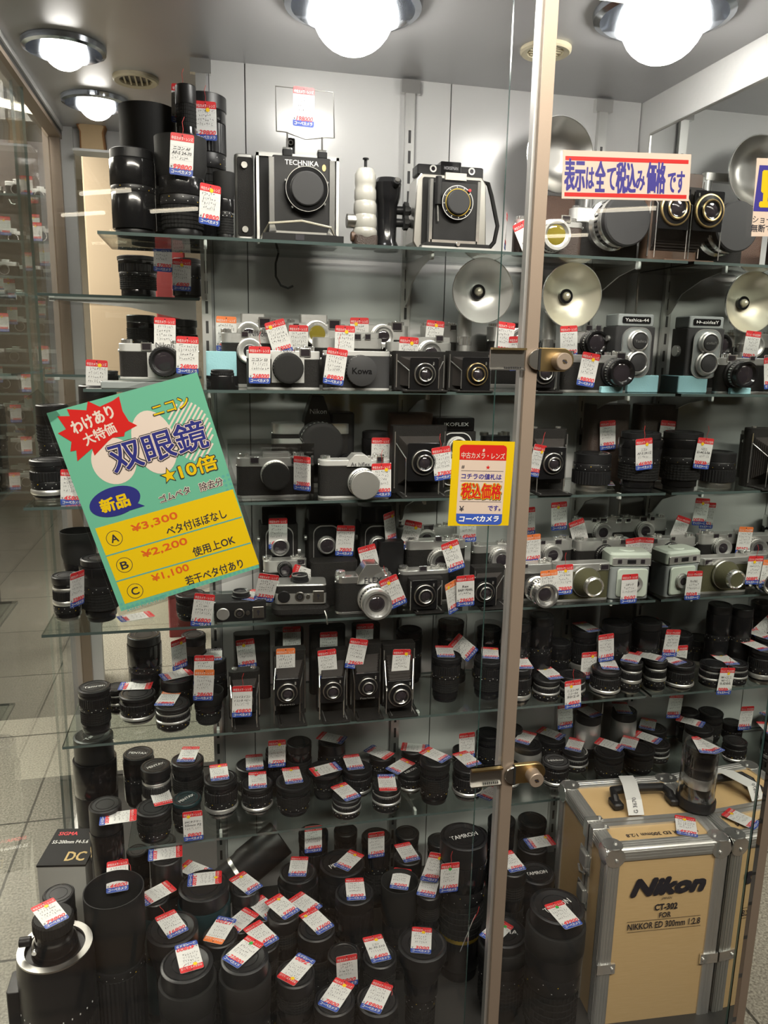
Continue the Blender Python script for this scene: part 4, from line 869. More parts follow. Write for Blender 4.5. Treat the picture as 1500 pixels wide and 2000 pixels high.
TLR('grey twin lens reflex with white name badge on blue foam', 1207, 1284, 612, 1.505, 2, body='grey_plastic', plate='grey_blue', trim='satin', name='Yashica-44', capt='Yashica', lift=.0275, capped=True)
R3 = 1.635; R2 = 1.555
C('silver rangefinder with tall top housing at the rear of the second shelf', 428, 548, 622, R3, 2, hump=(.35, .75), win=[(517, 631, 24, 22)], lens=(486, 652, 22, .015, 'chrome'), plate='satin', tp=.3)
C('silver rangefinder with yellow tinted lens at the rear of the second shelf', 556, 676, 624, R3, 2, hump=(.25, .7), win=[(653, 634, 24, 20), (578, 637, 12, 10)], lens=(618, 652, 24, .018, 'yellow'), plate='satin', tp=.3)
C('silver rangefinder with folded chrome lens at the rear of the second shelf', 684, 800, 628, R3, 2, win=[(775, 638, 22, 18)], lens=(746, 657, 22, .02, 'chrome'), plate='satin', tp=.28)
C('silver camera half behind the silver flash dish, rear of second shelf', 826, 896, 630, R3, 2, win=[(885, 640, 14, 12)], plate='satin', tp=.3)
C('black leather rangefinder with plain silver top behind the round capped one', 432, 532, 646, R2, 2, text=('Nikon', 505, 652, 34), win=[(478, 653, 14, 12)], lens=(488, 686, 24, .012, 'chrome'), plate='satin', tp=.22)
C('flat silver rangefinder behind the ribbed grey camera', 612, 748, 655, R2, 2, hump=(.5, .95), win=[(698, 658, 14, 12), (718, 658, 12, 12)], plate='satin', tp=.25, dials=False)
C('flat silver rangefinder behind the first black folding camera', 757, 884, 664, R2, 2, hump=(.4, .98), win=[(858, 661, 16, 12)], lens=(838, 690, 24, .02, 'chrome'), plate='satin', tp=.25, dials=False)
C('black rangefinder with large dark lens beside the cream flash dish', 1108, 1196, 642, 1.57, 2, win=[(1150, 641, 14, 12), (1168, 641, 12, 12)], lens=(1155, 670, 24, .03, 'black', 'black'), tp=.24)
C('silver camera between the flash tubes, rear of second shelf', 958, 1060, 632, R3, 2, win=[(1006, 636, 14, 12)], lens=(1012, 665, 24, .02, 'chrome'), tp=.28)
hang(442, 652, 1.59, '45800', 'standing at the rear corner of the second shelf', 0, hdr='orange', dot=None)
hang(545, 660, 1.535, '128000', 'leaning above the silver rangefinder with round black cap', -17)
hang(583, 668, 1.60, '37800', 'between the rear silver rangefinders of the second shelf', 0, dot=None)
hang(702, 653, 1.60, '49800', 'above the flat silver rangefinder, second shelf', 0)
hang(848, 658, 1.60, '19800', 'above the second flat silver rangefinder', 6)
hang(797, 692, 1.505, '27800', 'on top of the first black folding camera', 4)
hang(985, 662, 1.52, '39800', 'faded behind the glass, beside the silver flash dish', 8, dot=None)
hang(1012, 690, 1.47, '33800', 'above the folding camera behind the stile', 0)
hang(1111, 668, 1.535, '54800', 'between the cream flash dish and the black rangefinder', 0, dot=None)

# ------------------------------------------------------------------ third shelf
C('black motor driven reflex camera with white lettered prism, third shelf rear', 532, 692, 822, 1.605, 3, body='leather', plate='satin', tp=.2, prism=(592, 648, 773), lens=(623, 862, 40, .05, 'cap', 'black'), text=('Nikon', 621, 803, 32, 'white'), D=.05, name='reflex_camera', dials=False)
p = atY(622, 822, 1.605)
def finder():
    t = bpy.data.objects
    cam_ = [o for o in COL.objects if o.name.startswith('reflex_camera')][-1]
    for ch in cam_.children:
        if ch.name.startswith('prism_housing'): ch.data.materials[0] = MATS['black']
    x, w, H = frame_px(532, 692, 822, 1.605, SHELF[3])
    b = MB(); b.rbox(w * .30, .055, H * 1.12, .008, 'black', T(w * .36, .004, 0), .003); b.build('battery_grip', cam_)
    b = MB(); b.cyl(.019, 0, .012, 'black', T(w * .40, -.024, H * .38) @ FRONT); b.build('film_knob', cam_)
finder()
def cased_camera():
    C('boxed silver rangefinder inside a clear plastic case, third shelf front', 462, 606, 890, 1.50, 3, hump=(.36, .72), lens=(537, 926, 27, .03, 'cap'), win=[(497, 899, 18, 13), (578, 900, 22, 16)], plate='satin', tp=.26, name='rangefinder_camera')
    x, w, H = frame_px(444, 613, 866, 1.468, SHELF[3])
    b = MB(); e = .0015
    for q in ((-w / 2, w / 2, 0, e, .0006, H), (-w / 2, w / 2, .085 - e, .085, .0006, H), (-w / 2, -w / 2 + e, e, .085 - e, .0006, H), (w / 2 - e, w / 2, e, .085 - e, .0006, H), (-w / 2 + e, w / 2 - e, e, .085 - e, H - e, H)): b.box(*q, 'clear_plastic')
    o = b.build('plastic_case', smooth=False); o.location = (x, 1.464, SHELF[3]); mark(o, 'clear plastic case over a silver rangefinder, third shelf front', 'case')
cased_camera()
hang(590, 925, 1.472, '298000', 'tucked inside the clear plastic case', 0, turn=-40, dot=None)
C('silver single lens reflex with engraved metal lens cap, third shelf front', 624, 764, 896, 1.475, 3, prism=(677, 728, 888), lens=(707, 942, 28, .035, 'silvercap'), text=('As hiflex', 703, 906, 38), plate='silver_paint', tp=.18, win=[(742, 897, 14, 12)], name='reflex_camera', D=.04)
hang(745, 938, 1.450, '44800', 'hanging on the reflex with the metal lens cap', 0, string='up')
hang(743, 886, 1.56, '52800', 'standing behind the reflex with the metal lens cap', 2, dot=None)
FOLD('medium format folding camera with open bellows beside the metal capped reflex', 768, 874, 832, 1.468, 3, (827, 903, 25), reach=.05, roll=False, D=.03, body='leather')
hang(864, 905, 1.462, '37800', 'hanging on the medium format folding camera', -6, string='up', dot=None)
BOX('camera_case', 'dark brown leather case behind the medium format folding camera', 'camera case', 764, 850, 808, 1.60, 3, .05, 'brown_leather', r=.02)
TLR('black twin lens reflex with framed name badge behind the yellow notice', 852, 932, 815, 1.58, 3, name='IKOFLEX', trim='white')
L(3, 'rear', 733, 842, 54, 'smooth', 'dark leather lens pouch', Y=1.63, where='beside the motor driven reflex, third shelf')
C('dark leather covered camera beside the twin lens reflex, third shelf rear', 945, 1000, 848, 1.62, 3, plate='black', tp=.2, dialm='steel')
FOLD('black plate folding camera with round chrome lens right of the stile', 1036, 1112, 838, 1.462, 3, (1079, 905, 21), reach=.04, roll=True, D=.035)
hang(1049, 900, 1.456, '28800', 'hanging slanted on the black plate folding camera', 14, turn=25, string='up')
L(3, 'front', 1158, 884, 76, 'flat', 'flat wide lens with red line', Y=1.52, where='low between the folding camera and the big zoom')
lie(1181, 943, SHELF[3] + .004, -32, '38800', 'hanging over the shelf edge from the flat wide lens')
L(3, 'front', 1253, 843, 88, 'fat', 'big black zoom lens', Y=1.525, where='on the third shelf next to the mirror', tags=[('46900', 0, 5, 44, dict(mode='hang', string='up', lines=('', 'ニコン', 'AF-S 24-12')))])
LSPEC[-1]['short'] = 'big zoom beside the mirror, third shelf'
BOX('camera_case', 'brown leather box case with handle behind the flat wide lens', 'camera case', 1158, 1236, 790, 1.615, 3, .05, 'dark_brown', r=.012)
hang(1187, 850, 1.605, '9800', 'on the brown leather box case, third shelf', 0, dot=None)
L(3, 'end', 101, 790, 62, 'zoom2', 'tall black lens with a flat filter ring', Y=1.63, where='far open end of the third shelf')
L(3, 'end', 95, 896, 74, 'prime', 'black lens with silver ring and red thread', bot=982, where='open front corner, third shelf')
hang(140, 952, 1.50, '45800', 'half hidden by the green poster, third shelf corner', 0, dot=None, string='up')
L(3, 'end', 190, 752, 72, 'prime2', 'wide lens with white ring on top', Y=1.56, where='above the green poster edge, third shelf')
L(2, 'end', 207, 724, 46, 'mono', 'black bowl shaped lens hood', Y=1.64, where='left of the rangefinder on the grey slab')
hang(189, 738, 1.56, '8800', 'beside the bowl shaped hood above the poster', 0)

# ------------------------------------------------------------------ fourth shelf
L(4, 'end', 151, 1036, 66, 'hood', 'dark blue black upturned lens hood', Y=1.625, where='at the open end of the fourth shelf')
L(4, 'end', 128, 1122, 54, 'prime2', 'short wide grey cap lens', Y=1.55, where='at the front open corner of the fourth shelf')
L(4, 'end', 192, 1088, 74, 'fat', 'fat black zoom with grey grip', bot=1209, where='below the green poster edge, fourth shelf')
hang(151, 1150, 1.47, '32800', 'edge-on between the fat zoom and the grey cap lens', 0, turn=60, dot=None)
lie(265, 1204, SHELF[4], 80, '2800', 'lying flat on the fourth shelf below the poster', dot=None)
L(4, 'end', 372, 1158, 58, 'zoom', 'black zoom peeking out below the poster', bot=1216, where='fourth shelf behind the poster corner')
hang(396, 1192, 1.462, '14800', 'hanging below the poster corner, fourth shelf', 8, dot=None)
TLR('black twin lens reflex with a tag across its lenses, fourth shelf', 508, 582, 988, 1.60, 4, trim='satin', name='')
hang(543, 1042, 1.585, '69800', 'across the lenses of a black twin lens reflex', 0, dot=None)
TLR('black twin lens reflex with white trimmed lenses, fourth shelf middle', 602, 672, 986, 1.60, 4, trim='satin')
TLR('black twin lens reflex nearest the middle upright, fourth shelf', 704, 770, 988, 1.60, 4, trim='satin')
hang(674, 1056, 1.575, '7800', 'low between two twin lens reflexes, fourth shelf', 4, dot=None)
hang(762, 1030, 1.585, '25800', 'narrow, beside the third twin lens reflex', -5, turn=40)
def rollei(label, px0, px1, top, Y, shelf, m, lens, lift=0., tilt=0.):
    Zs = SHELF[shelf] + lift; x, w, H = frame_px(px0, px1, top, Y, Zs); D = .055; H = min(H, .042)
    t = thing('compact_camera', label, 'camera', (x, Y + D / 2, Zs), tilt); take((shelf, None), x, Y + D / 2, w / 2, D / 2)
    b = MB(); b.rbox(w, D, H, .008, m, ch=.002); b.rbox(w * 1.004, D * 1.004, H * .4, .008, 'leather' if m != 'black' else 'black_matte', T(0, 0, H * .55), ch=.001); b.build('body', t)
    r = .017; b = MB(); b.lathe([(0, 0), (r * 1.1, 0), (r * 1.1, .004), (r, .005), (r, .012), (r * .9, .014), (r * .7, .011), (0, .010)], 'black', T(lens * w, .0, H), 32); o = b.build('lens_barrel', t)
    b = MB(); b.poly(disc(r * .66, 20), H + .0118, 'lens_glass', T(lens * w, 0, 0)); b.ring(r * .9, r * .96, H + .012, H + .0145, 'satin', T(lens * w, 0, 0)); b.build('front_glass', o)
    M = T(0, -D / 2, H * .42) @ FRONT
    for u, rr, mm, nm in ((-.33, .0125, 'satin' if m == 'black' else 'black', 'rewind_knob'), (-.02, .010, 'steel', 'counter_dial'), (.14, .0045, 'steel', 'button')):
        b = MB(); b.lathe([(0, 0), (rr, 0), (rr, .002), (rr * .9, .003), (0, .003)], mm, M @ T(u * w, 0, 0), 24)
        if nm == 'counter_dial': b.ring(rr * .45, rr * .7, .003, .0036, 'black', M @ T(u * w, 0, 0)); b.poly(disc(rr * .3, 12), .0032, 'ink', M @ T(u * w, 0, 0))
        b.build(nm, t)
    b = MB(); b.rbox(w * .22, H * .56, .0022, .001, 'steel', M @ T(w * .34, 0, 0)); b.poly(disc(.003, 12), .0026, 'ink', M @ T(w * .34, .002, 0)); b.box(-.001, .001, -.006, .002, .0022, .0027, 'ink', M @ T(w * .34, 0, 0)); b.build('accessory_shoe', t)
rollei('small black compact camera lying lens up, fourth shelf front', 417, 520, 1160, 1.472, 4, 'black', .03)
x, w, H = frame_px(533, 648, 1178, 1.468, SHELF[4])
t = thing('leather_pouch', 'black zipped leather pouch under the silver compact camera', 'pouch', (x, 1.505, SHELF[4]), -4); take((4, None), x, 1.505, w / 2, .034)
b = MB(); b.rbox(w, .066, .026, .02, 'leather', ch=.008, seg=6); b.build('pouch', t); b = MB(); b.tube([(w * .40, -.032, .014), (w * .43, -.040, .004), (w * .44, -.042, -.012)], .0016, 'steel'); b.build('zip_pull', t)
rollei('small silver compact camera resting on its black pouch, fourth shelf', 540, 640, 1128, 1.476, 4, 'satin', -.02, lift=.027, tilt=-6)
hang(520, 1148, 1.468, '33700', 'standing between the two compact cameras', 10, dot=None, lean=-20)
lie(494, 1162, SHELF[4] + .042, 60, '57700', 'lying on the black compact camera')
hang(598, 1128, 1.545, '42800', 'behind the silver compact camera', -70)
C('silver topped black camera behind the compact cameras, fourth shelf', 515, 600, 1090, 1.555, 4, plate='satin', win=[(588, 1097, 16, 12)], lens=(556, 1110, 14, .02, 'black', 'black'), tp=.3)
BOX('leather_pouch', 'black leather camera pouch behind the reflex, fourth shelf', 'pouch', 608, 700, 1098, 1.535, 4, .045, 'leather', r=.012)
BOX('light_meter', 'black light meter with pale cells behind the reflex', 'light meter', 742, 790, 1058, 1.552, 4, .03, 'black', r=.004)
C('chrome single lens reflex with pointed prism, fourth shelf front', 657, 768, 1122, 1.478, 4, prism=(697, 755, 1102), lens=(728, 1168, 30, .05, 'chrome', 'satin'), text=('FLEX', 728, 1132, 34), plate='chrome', tp=.22, name='reflex_camera', D=.04)
hang(722, 1094, 1.56, '19700', 'standing above the chrome reflex prism', -14, dot=None)
hang(768, 1156, 1.452, '29700', 'hanging slanted beside the chrome reflex lens', -22, string='up')
C('flat silver edged camera behind the small box camera, fourth shelf', 782, 880, 1112, 1.525, 4, plate='satin', dials=True, tp=.16, win=[(826, 1110, 16, 10)])
FOLD('small box shaped folding camera with square front, fourth shelf', 800, 866, 1130, 1.462, 4, (829, 1162, 22), reach=.03, roll=False, D=.02, rail='satin')
hang(884, 1166, 1.457, '9700', 'leaning on the small box shaped folding camera', -8, hdr='orange', turn=35)
hang(909, 1154, 1.456, '29600', 'upright on the fourth shelf beside the stile', 0, lines=('', 'Rex', 'BABY PEARL'), dot=None)
C('silver rangefinder with round lens in the middle row behind the small box camera', 795, 912, 1052, 1.585, 4, plate='satin', lens=(858, 1094, 24, .02, 'chrome'), win=[(856, 1052, 14, 11)], tp=.2)
C('silver rangefinder at the rear above the middle row, fourth shelf', 778, 896, 1026, 1.64, 4, plate='satin', lens=(832, 1052, 20, .01, 'chrome'), win=[(836, 1031, 24, 14)], tp=.24)
hang(885, 1086, 1.53, '15700', 'leaning beside the silver middle row rangefinder', -16)
hang(802, 1046, 1.60, '11700', 'on the rear silver rangefinder, fourth shelf', 14)
hang(914, 1030, 1.60, '49600', 'under the yellow notice, fourth shelf', 0, dot=None)
FOLD('folding pocket camera with bright lens beside the stile, fourth shelf', 926, 988, 1108, 1.464, 4, (946, 1156, 20), reach=.035, roll=False, D=.03, rail='chrome')
C('silver rangefinder behind the folding pocket camera', 926, 1002, 1062, 1.585, 4, plate='satin', lens=(975, 1090, 22, .02, 'chrome'), tp=.2)
C('chrome folding rangefinder with extended lens right of the stile', 1010, 1086, 1098, 1.50, 4, plate='satin', lens=(1046, 1148, 25, .06, 'chrome', 'chrome'), tp=.3, win=[(1026, 1105, 10, 8)])
hang(1072, 1143, 1.452, '34600', 'beside the extended lens, with faint writing', 0, hdr='orange', dot=None)
C('olive covered silver rangefinder with fat round olive lens', 1088, 1195, 1098, 1.478, 4, body='olive_leather', plate='satin', tp=.24, win=[(1180, 1107, 20, 12)], dials=False)
def olive_lens():
    cam_ = [o for o in COL.objects if o.name.startswith('rangefinder_camera') and o.get('label', '').startswith('olive covered')][0]
    p = atY(1142, 1135, 1.478); x = p.x - cam_.location.x; z = p.z - SHELF[4]; M = T(x, -.016, z) @ FRONT; r = 29 / ppm(p)
    b = MB(); b.lathe([(0, 0), (r, 0), (r, .008), (r * .94, .012), (r * .62, .038), (0, .038)], 'olive_leather', M, 40); b.build('lens_cone', cam_)
    b = MB(); b.ring(r * .97, r * 1.03, .004, .009, 'chrome', M, 40); b.lathe([(r * .5, .036), (r * .66, .036), (r * .66, .046), (r * .56, .048), (r * .5, .046)], 'chrome', M, 36); b.build('chrome_ring', cam_)
    b = MB(); b.cyl(r * .54, .036, .0465, 'olive_leather', M, 32); b.build('lens_cap', cam_)
olive_lens()
hang(1102, 1132, 1.455, '79800', 'hanging on the olive rangefinder', 2, string='up')
def brownie(label):
    Y = 1.475; Zs = SHELF[4]; x, w, H = frame_px(1202, 1274, 1078, Y, Zs); D = .058
    t = thing('box_camera', label, 'camera', (x, Y + D / 2, Zs), -8); take((4, None), x, Y + D / 2, w / 2, D / 2)
    b = MB(); b.rbox(w, D, H * .68, .008, 'grey_blue', ch=.002); b.build('body', t)
    b = MB(); b.rbox(w * 1.06, D * 1.05, H * .30, .010, 'mint', T(0, 0, H * .68), ch=.005); b.lathe([(0, H * .98), (.018, H * .98), (.016, H), (0, H)], 'mint'); o = b.build('top_cover', t)
    for u, ww, mm in ((-.30, .010, 'lens_glass'), (0, .020, 'black'), (.28, .010, 'lens_glass')): q = MB(); q.rbox(ww, .010, .002, .001, mm, T(u * w, -D * .53, H * .80) @ FRONT); q.build('finder_window', o)
    q = MB(); q.rbox(w * .96, .018, .0012, .002, 'satin', T(0, -D * .525, H * .80) @ FRONT); q.build('window_frame', o)
    b = MB(); b.rbox(w * .78, H * .60, .006, .008, 'mint', T(.004, -D / 2, H * .36) @ FRONT, .002); b.build('face_plate', t)
    mount(t, .008, H * .36, -D / 2 - .005, .017, .010, 'chrome', 'satin')
    b = MB(); b.cyl(.006, 0, .004, 'brass', T(-w / 2 - .004, 0, H * .3) @ RY(90)); b.cyl(.006, 0, .004, 'brass', T(-w / 2 - .004, 0, H * .15) @ RY(90)); b.build('flash_contact', t)
brownie('mint and grey plastic box camera beside the olive rangefinder')
hang(1229, 1150, 1.452, '9600', 'hanging on the mint box camera', 4, dot=None, lines=('', 'コダック'))
C('silver rangefinder with black lens behind the olive rangefinder', 1128, 1230, 1052, 1.56, 4, plate='satin', lens=(1180, 1083, 20, .02, 'black', 'black'), win=[(1218, 1058, 18, 11), (1180, 1057, 10, 8)], tp=.24)
C('silver rangefinder behind the chrome folding rangefinder', 1022, 1122, 1052, 1.56, 4, plate='satin', lens=(1076, 1082, 20, .015, 'chrome'), win=[(1090, 1058, 14, 10), (1060, 1059, 10, 8)], tp=.24)
C('silver rangefinder with twin windows at the rear, right of the stile', 1126, 1222, 1010, 1.635, 4, plate='satin', lens=(1174, 1038, 19, .015, 'chrome'), win=[(1160, 1016, 10, 8), (1178, 1016, 16, 10), (1208, 1017, 12, 9)], tp=.26)
BOX('flash_unit', 'small square flash unit behind the mint box camera', 'flash', 1226, 1252, 1052, 1.60, 4, .025, 'grey_blue')
BOX('flash_unit', 'small flash unit with chrome knob beside the mirror, fourth shelf', 'flash', 1256, 1276, 1056, 1.63, 4, .02, 'satin')
hang(1040, 1072, 1.545, '12600', 'with bright red header, behind the chrome folding rangefinder', 0, hdr='orange', dot=None)
hang(1092, 1008, 1.60, '49700', 'high behind the stile, fourth shelf rear', 0, dot='yellow')
hang(1131, 1042, 1.60, '8700', 'slanted, between two rear rangefinders of the fourth shelf', -14, dot=None)
hang(1030, 1018, 1.65, '17700', 'dim at the rear beside the stile, fourth shelf', 0, dot=None)
hang(1237, 1078, 1.555, '6700', 'on the small square flash unit', 0, dot=None)

# ------------------------------------------------------------------ rear corner
L(9, 'rear', 268, 502, 76, 'tall', 'tall black zoom', Y=1.92, base=1.607, fix=True, where='on the small upper corner shelf')
L(9, 'rear', 364, 506, 58, 'smooth', 'dark narrow lens', Y=1.86, base=1.607, fix=True, where='on the small upper corner shelf beside the uprights')
hang(318, 500, 1.84, '57800', 'hanging beside the tall zoom on the small corner shelf', 0, dot=None)
hang(355, 537, 1.80, '6800', 'hanging on the dark narrow lens of the corner shelf', 0, string='up')
L(10, 'rear', 275, 616, 56, 'zoom2', 'short black lens', Y=1.90, base=1.44, fix=True, where='on the lower corner shelf behind the rangefinder')
L(10, 'rear', 352, 624, 66, 'prime', 'black lens with yellow scale marks', Y=1.88, base=1.44, fix=True, where='on the lower corner shelf behind the rangefinder')
def bread(px, py, Y, label):
    p = atY(px, 297, Y); t = thing('bread_ornament', label, 'ornament', (p.x, Y, p.z))
    mat('crust', (.36, .17, .06), .7, bump=.4, scale=60); mat('crumb', (.66, .48, .28), .8, bump=.6, scale=90)
    out = [(-.030, 0), (.034, 0), (.030, .045), (.036, .062), (.020, .074), (0, .068), (-.022, .074), (-.036, .060), (-.029, .045)]
    b = MB(); b.prism(out, -.018, .018, 'crust', FRONT, .002); b.build('crust', t); b = MB(); b.prism([(a * .86, c * .90 + .003) for a, c in out], .018, .0205, 'crumb', FRONT, .0005); b.build('crumb', t)
bread(182, 297, 2.27, 'small bread loaf ornament on the rear ledge under the chrome lamps')
b = MB(); b.box(XL + .04, XE - .02, 2.235, 2.298, 0, .006, 'white_paint'); o = b.build('rear_ledge'); p = atY(182, 297, 2.27); o.location.z = p.z - .0065; struct(o)
# ------------------------------------------------------------------ fifth shelf
F5 = 1.466
FOLD('small black folding camera holding a tag before its bellows, fifth shelf end', 446, 508, 1312, F5, 5, (477, 1368, 18), reach=.045, roll=True, D=.028, rail='chrome')
hang(473, 1370, F5 - .022, '49800', 'before the bellows of the first folding camera, fifth shelf', 1, dot=None, string='up', lines=('', 'ツァイスイコン', 'イコンタ ベビー'))
FOLD('black folding camera with an orange headed tag on its body, fifth shelf', 534, 598, 1270, F5, 5, (561, 1352, 20), reach=.05, roll=False, D=.028, boardm='black_gloss', text='Recto', rail='steel')
hang(558, 1296, F5 + .034, '29800', 'pinned to the second folding camera, fifth shelf', 0, hdr='orange', dot=None)
FOLD('black folding camera third along the fifth shelf row', 620, 680, 1272, F5, 5, (649, 1348, 19), reach=.05, roll=False, D=.028)
hang(640, 1298, F5 + .030, '29700', 'pinned to the third folding camera, fifth shelf', -4, dot=None)
FOLD('black folding camera with silver script below its lens, fifth shelf', 684, 746, 1258, F5, 5, (718, 1340, 19), reach=.05, roll=False, D=.028, text='Pearlette', rail='steel')
hang(696, 1277, F5 + .030, '29600', 'tilted on the script lettered folding camera', 12, dot=None)
FOLD('black folding camera with bright lens nearest the stile, fifth shelf', 748, 812, 1258, F5, 5, (781, 1356, 24), reach=.05, roll=False, D=.028, rail='chrome')
hang(783, 1297, F5 + .024, '48800', 'on the bright lensed folding camera, fifth shelf', 5, string='side')
for i, (a, c, tp_, pr, tx, ty, an) in enumerate(((456, 528, 1240, '9800', 481, 1277, -6), (538, 594, 1232, '29500', 570, 1252, 0), (606, 676, 1226, '79500', 642, 1262, 0), (690, 744, 1222, '26700', 712, 1246, 2))):
    BOX('folded_camera', 'closed black folding camera standing behind the %s of the fifth shelf' % ('first open camera', 'second open camera', 'third open camera', 'script lettered camera')[i], 'camera', a, c, tp_, 1.60, 5, .03, 'leather', 'closed folding cameras', r=.01)
    hang(tx, ty, 1.588, pr, 'on the closed camera behind the %s, fifth shelf' % ('first folding one', 'second folding one', 'third folding one', 'script lettered one')[i], an, dot='yellow' if i == 0 else None)
ORG = dict(hdr='orange', dot=None)
L(5, 'front', 184, 1340, 62, 'tall', 'tall lens with silver script on its cap', Y=1.52, capt='Tamron', spin=10)
L(5, 'rear', 228, 1340, 44, 'prime2', 'black lens with white ring', Y=1.60)
L(5, 'front', 268, 1352, 70, 'prime', 'black lens with broad silver base ring', bot=1414, tags=[('27800', 88, -3, -13, dict(dot=None))])
L(5, 'front', 337, 1372, 68, 'prime2', 'black lens with two silver rings', bot=1434, capm='black', tags=[('18800', 32, -9, -8, ORG)])
L(5, 'front', 406, 1348, 60, 'hood', 'conical hooded lens with red thread', Y=1.52, tags=[('28600', 3, -8, -10, dict(mode='hang', hdr='orange', dot=None)), ('44600', 2, -8, -38, dict(mode='hang', fwd=-.03, dot=None))])
L(5, 'rear', 281, 1238, 66, 'smooth', 'tall plain black lens', Y=1.63)
L(5, 'middle', 345, 1322, 64, 'flat', 'flat lens under two crossed tags', Y=1.575, tags=[('18500', 78, 0, -5, dict(dot=None))])
L(5, 'rear', 378, 1238, 48, 'prime', 'brownish narrow lens', Y=1.635, bodym='dark_brown')
hang(350, 1277, 1.60, '16800', 'narrow, on the brownish lens of the fifth shelf', -4, turn=40)
L(5, 'rear', 418, 1286, 50, 'flat', 'dark red ringed lens', Y=1.60, bodym='red_leather', tags=[('52600', 2, -2, -8, dict(dot=None, hdr='ink'))])
L(5, 'front', 872, 1278, 58, 'tall', 'tall grid gripped zoom', Y=1.535, tags=[('17500', -14, -3, -6, dict(dot=None))])
L(5, 'front', 955, 1285, 60, 'tall', 'tall zoom with white lettering', Y=1.53, tags=[('22500', -2, 2, -10)])
def clear_case(px, top, w, Y, label):
    p = atY(px, top, Y); r = w / 2 / ppm(p); Zs = SHELF[5]; h = p.z - Zs
    t = thing('lens_case', label, 'case', (p.x, Y, Zs)); take((5, None), p.x, Y, r)
    b = MB(); b.lathe([(r, .012), (r, h - .004), (r * .96, h), (0, h)], 'clear_plastic', seg=32); b.build('clear_cover', t)
    b = MB(); b.lathe([(0, 0), (r * 1.04, 0), (r * 1.04, .014), (r, .016), (0, .016)], 'black', seg=32); b.build('base', t)
    c = thing('camera_lens', 'dark lens inside ' + label.replace('clear plastic', 'the clear').replace('fifth shelf', 'fifth shelf'), 'lens', (p.x, Y, Zs + .0165)); build_lens(c, r * .82, h * .80, 'zoom')
clear_case(882, 1200, 62, 1.635, 'clear plastic lens cylinder behind the grid gripped zoom, fifth shelf')
clear_case(956, 1218, 58, 1.635, 'clear plastic lens cylinder behind the white lettered zoom, fifth shelf')
hang(905, 1265, 1.60, '33500', 'dark, between the two clear lens cylinders', -50, dot=None)
L(5, 'front', 1014, 1300, 52, 'prime', 'black lens cut off by the stile', bot=1392, tags=[('13800', -32, 5, -6, dict(dot=None))])
L(5, 'front', 1068, 1322, 54, 'prime2', 'silver ringed short lens', bot=1381, tags=[('9500', -52, 6, -8)])
L(5, 'front', 1119, 1316, 52, 'prime2', 'short lens with bare black cap', bot=1376, tags=[('4800', 0, 0, 40, dict(mode='hang', string='up', lines=('', 'ニコン MF', 'ニコールH', '50/2.0')))])
L(5, 'front', 1184, 1304, 60, 'prime', 'wide lens with bright base ring', bot=1369, tags=[('15800', -25, 4, -8)])
L(5, 'front', 1234, 1290, 46, 'prime2', 'narrow lens nearest the mirror', bot=1352, tags=[('6500', 32, 0, -6, dict(dot=None))])
L(5, 'rear', 1142, 1226, 52, 'prime', 'two tier lens with white ring', Y=1.60, tags=[('12700', -62, 4, -2)])
L(5, 'rear', 1092, 1252, 50, 'smooth', 'dark plain lens', Y=1.62)
L(5, 'rear', 1030, 1268, 56, 'flat', 'black capped lens', Y=1.62)
L(5, 'rear', 1204, 1215, 62, 'smooth', 'fat dark lens', Y=1.635, tags=[('11800', 0, -20, 50, dict(mode='hang', dot=None))])
hang(1150, 1300, 1.53, '12500', 'between two silver ringed lenses, fifth shelf near the mirror', 4)
# ------------------------------------------------------------------ sixth shelf
L(6, 'rear', 270, 1470, 60, 'smooth', 'tall lens with lettered cap', Y=1.63, capt='PENTAX', spin=-14)
L(6, 'middle', 304, 1494, 58, 'prime2', 'short ribbed lens', Y=1.565, capt='PENTAX', spin=30)
L(6, 'rear', 366, 1482, 62, 'zoom', 'grid gripped zoom with red thread', Y=1.61, tags=[('7600', 22, 2, -9, dict(dot=None))])
L(6, 'front', 300, 1575, 68, 'zoom', 'grey gripped lens', bot=1640, tags=[('3800', 160, 15, -20, dict(dot=None))])
L(6, 'front', 364, 1558, 56, 'zoom', 'green tinged capped zoom', bot=1632, capt='PENTAX', spin=40, capm='teal_black')
hang(377, 1613, 1.452, '9800', 'hanging over the sixth shelf edge', -3, lines=('', 'SMCタクマー', '55mm F2'))
L(6, 'front', 431, 1518, 66, 'prime', 'deep black lens with silver ring', bot=1604, tags=[('19800', -8, -3, -10)])
L(6, 'front', 502, 1528, 62, 'prime', 'lens with broad bright ring', bot=1596, tags=[('16500', -2, 1, -5, dict(dot='red', up=.002))])
L(6, 'middle', 490, 1492, 62, 'flat', 'disc capped lens', Y=1.575, tags=[('23800', -4, 7, -4, dict(dot=None))])
L(6, 'front', 573, 1524, 68, 'zoom', 'matt black rubber gripped lens', bot=1600, tags=[('17800', -16, -2, -10)])
L(6, 'front', 634, 1500, 66, 'wide', 'broad disc topped lens', bot=1572, tags=[('20500', -105, 2, 2, dict(dot='green_dot'))])
L(6, 'front', 677, 1552, 58, 'prime2', 'small bright ringed lens', bot=1606, tags=[('7800', -48, -2, -6)])
L(6, 'front', 755, 1530, 58, 'prime2', 'small lens with chrome claw', bot=1594, tags=[('14800', 172, 1, -2, dict(dot=None))])
L(6, 'middle', 698, 1498, 60, 'prime', 'black lens with thin ring', Y=1.575, tags=[('13500', -22, -8, -10, dict(dot=None))])
L(6, 'middle', 802, 1504, 50, 'prime', 'lens with plain lettered cap', Y=1.565, capt='NIKON', spin=30, tags=[('8600', 58, -20, -8)])
L(6, 'rear', 745, 1474, 50, 'flat', 'low black lens', Y=1.63, tags=[('26800', 112, -5, -5, dict(dot=None))])
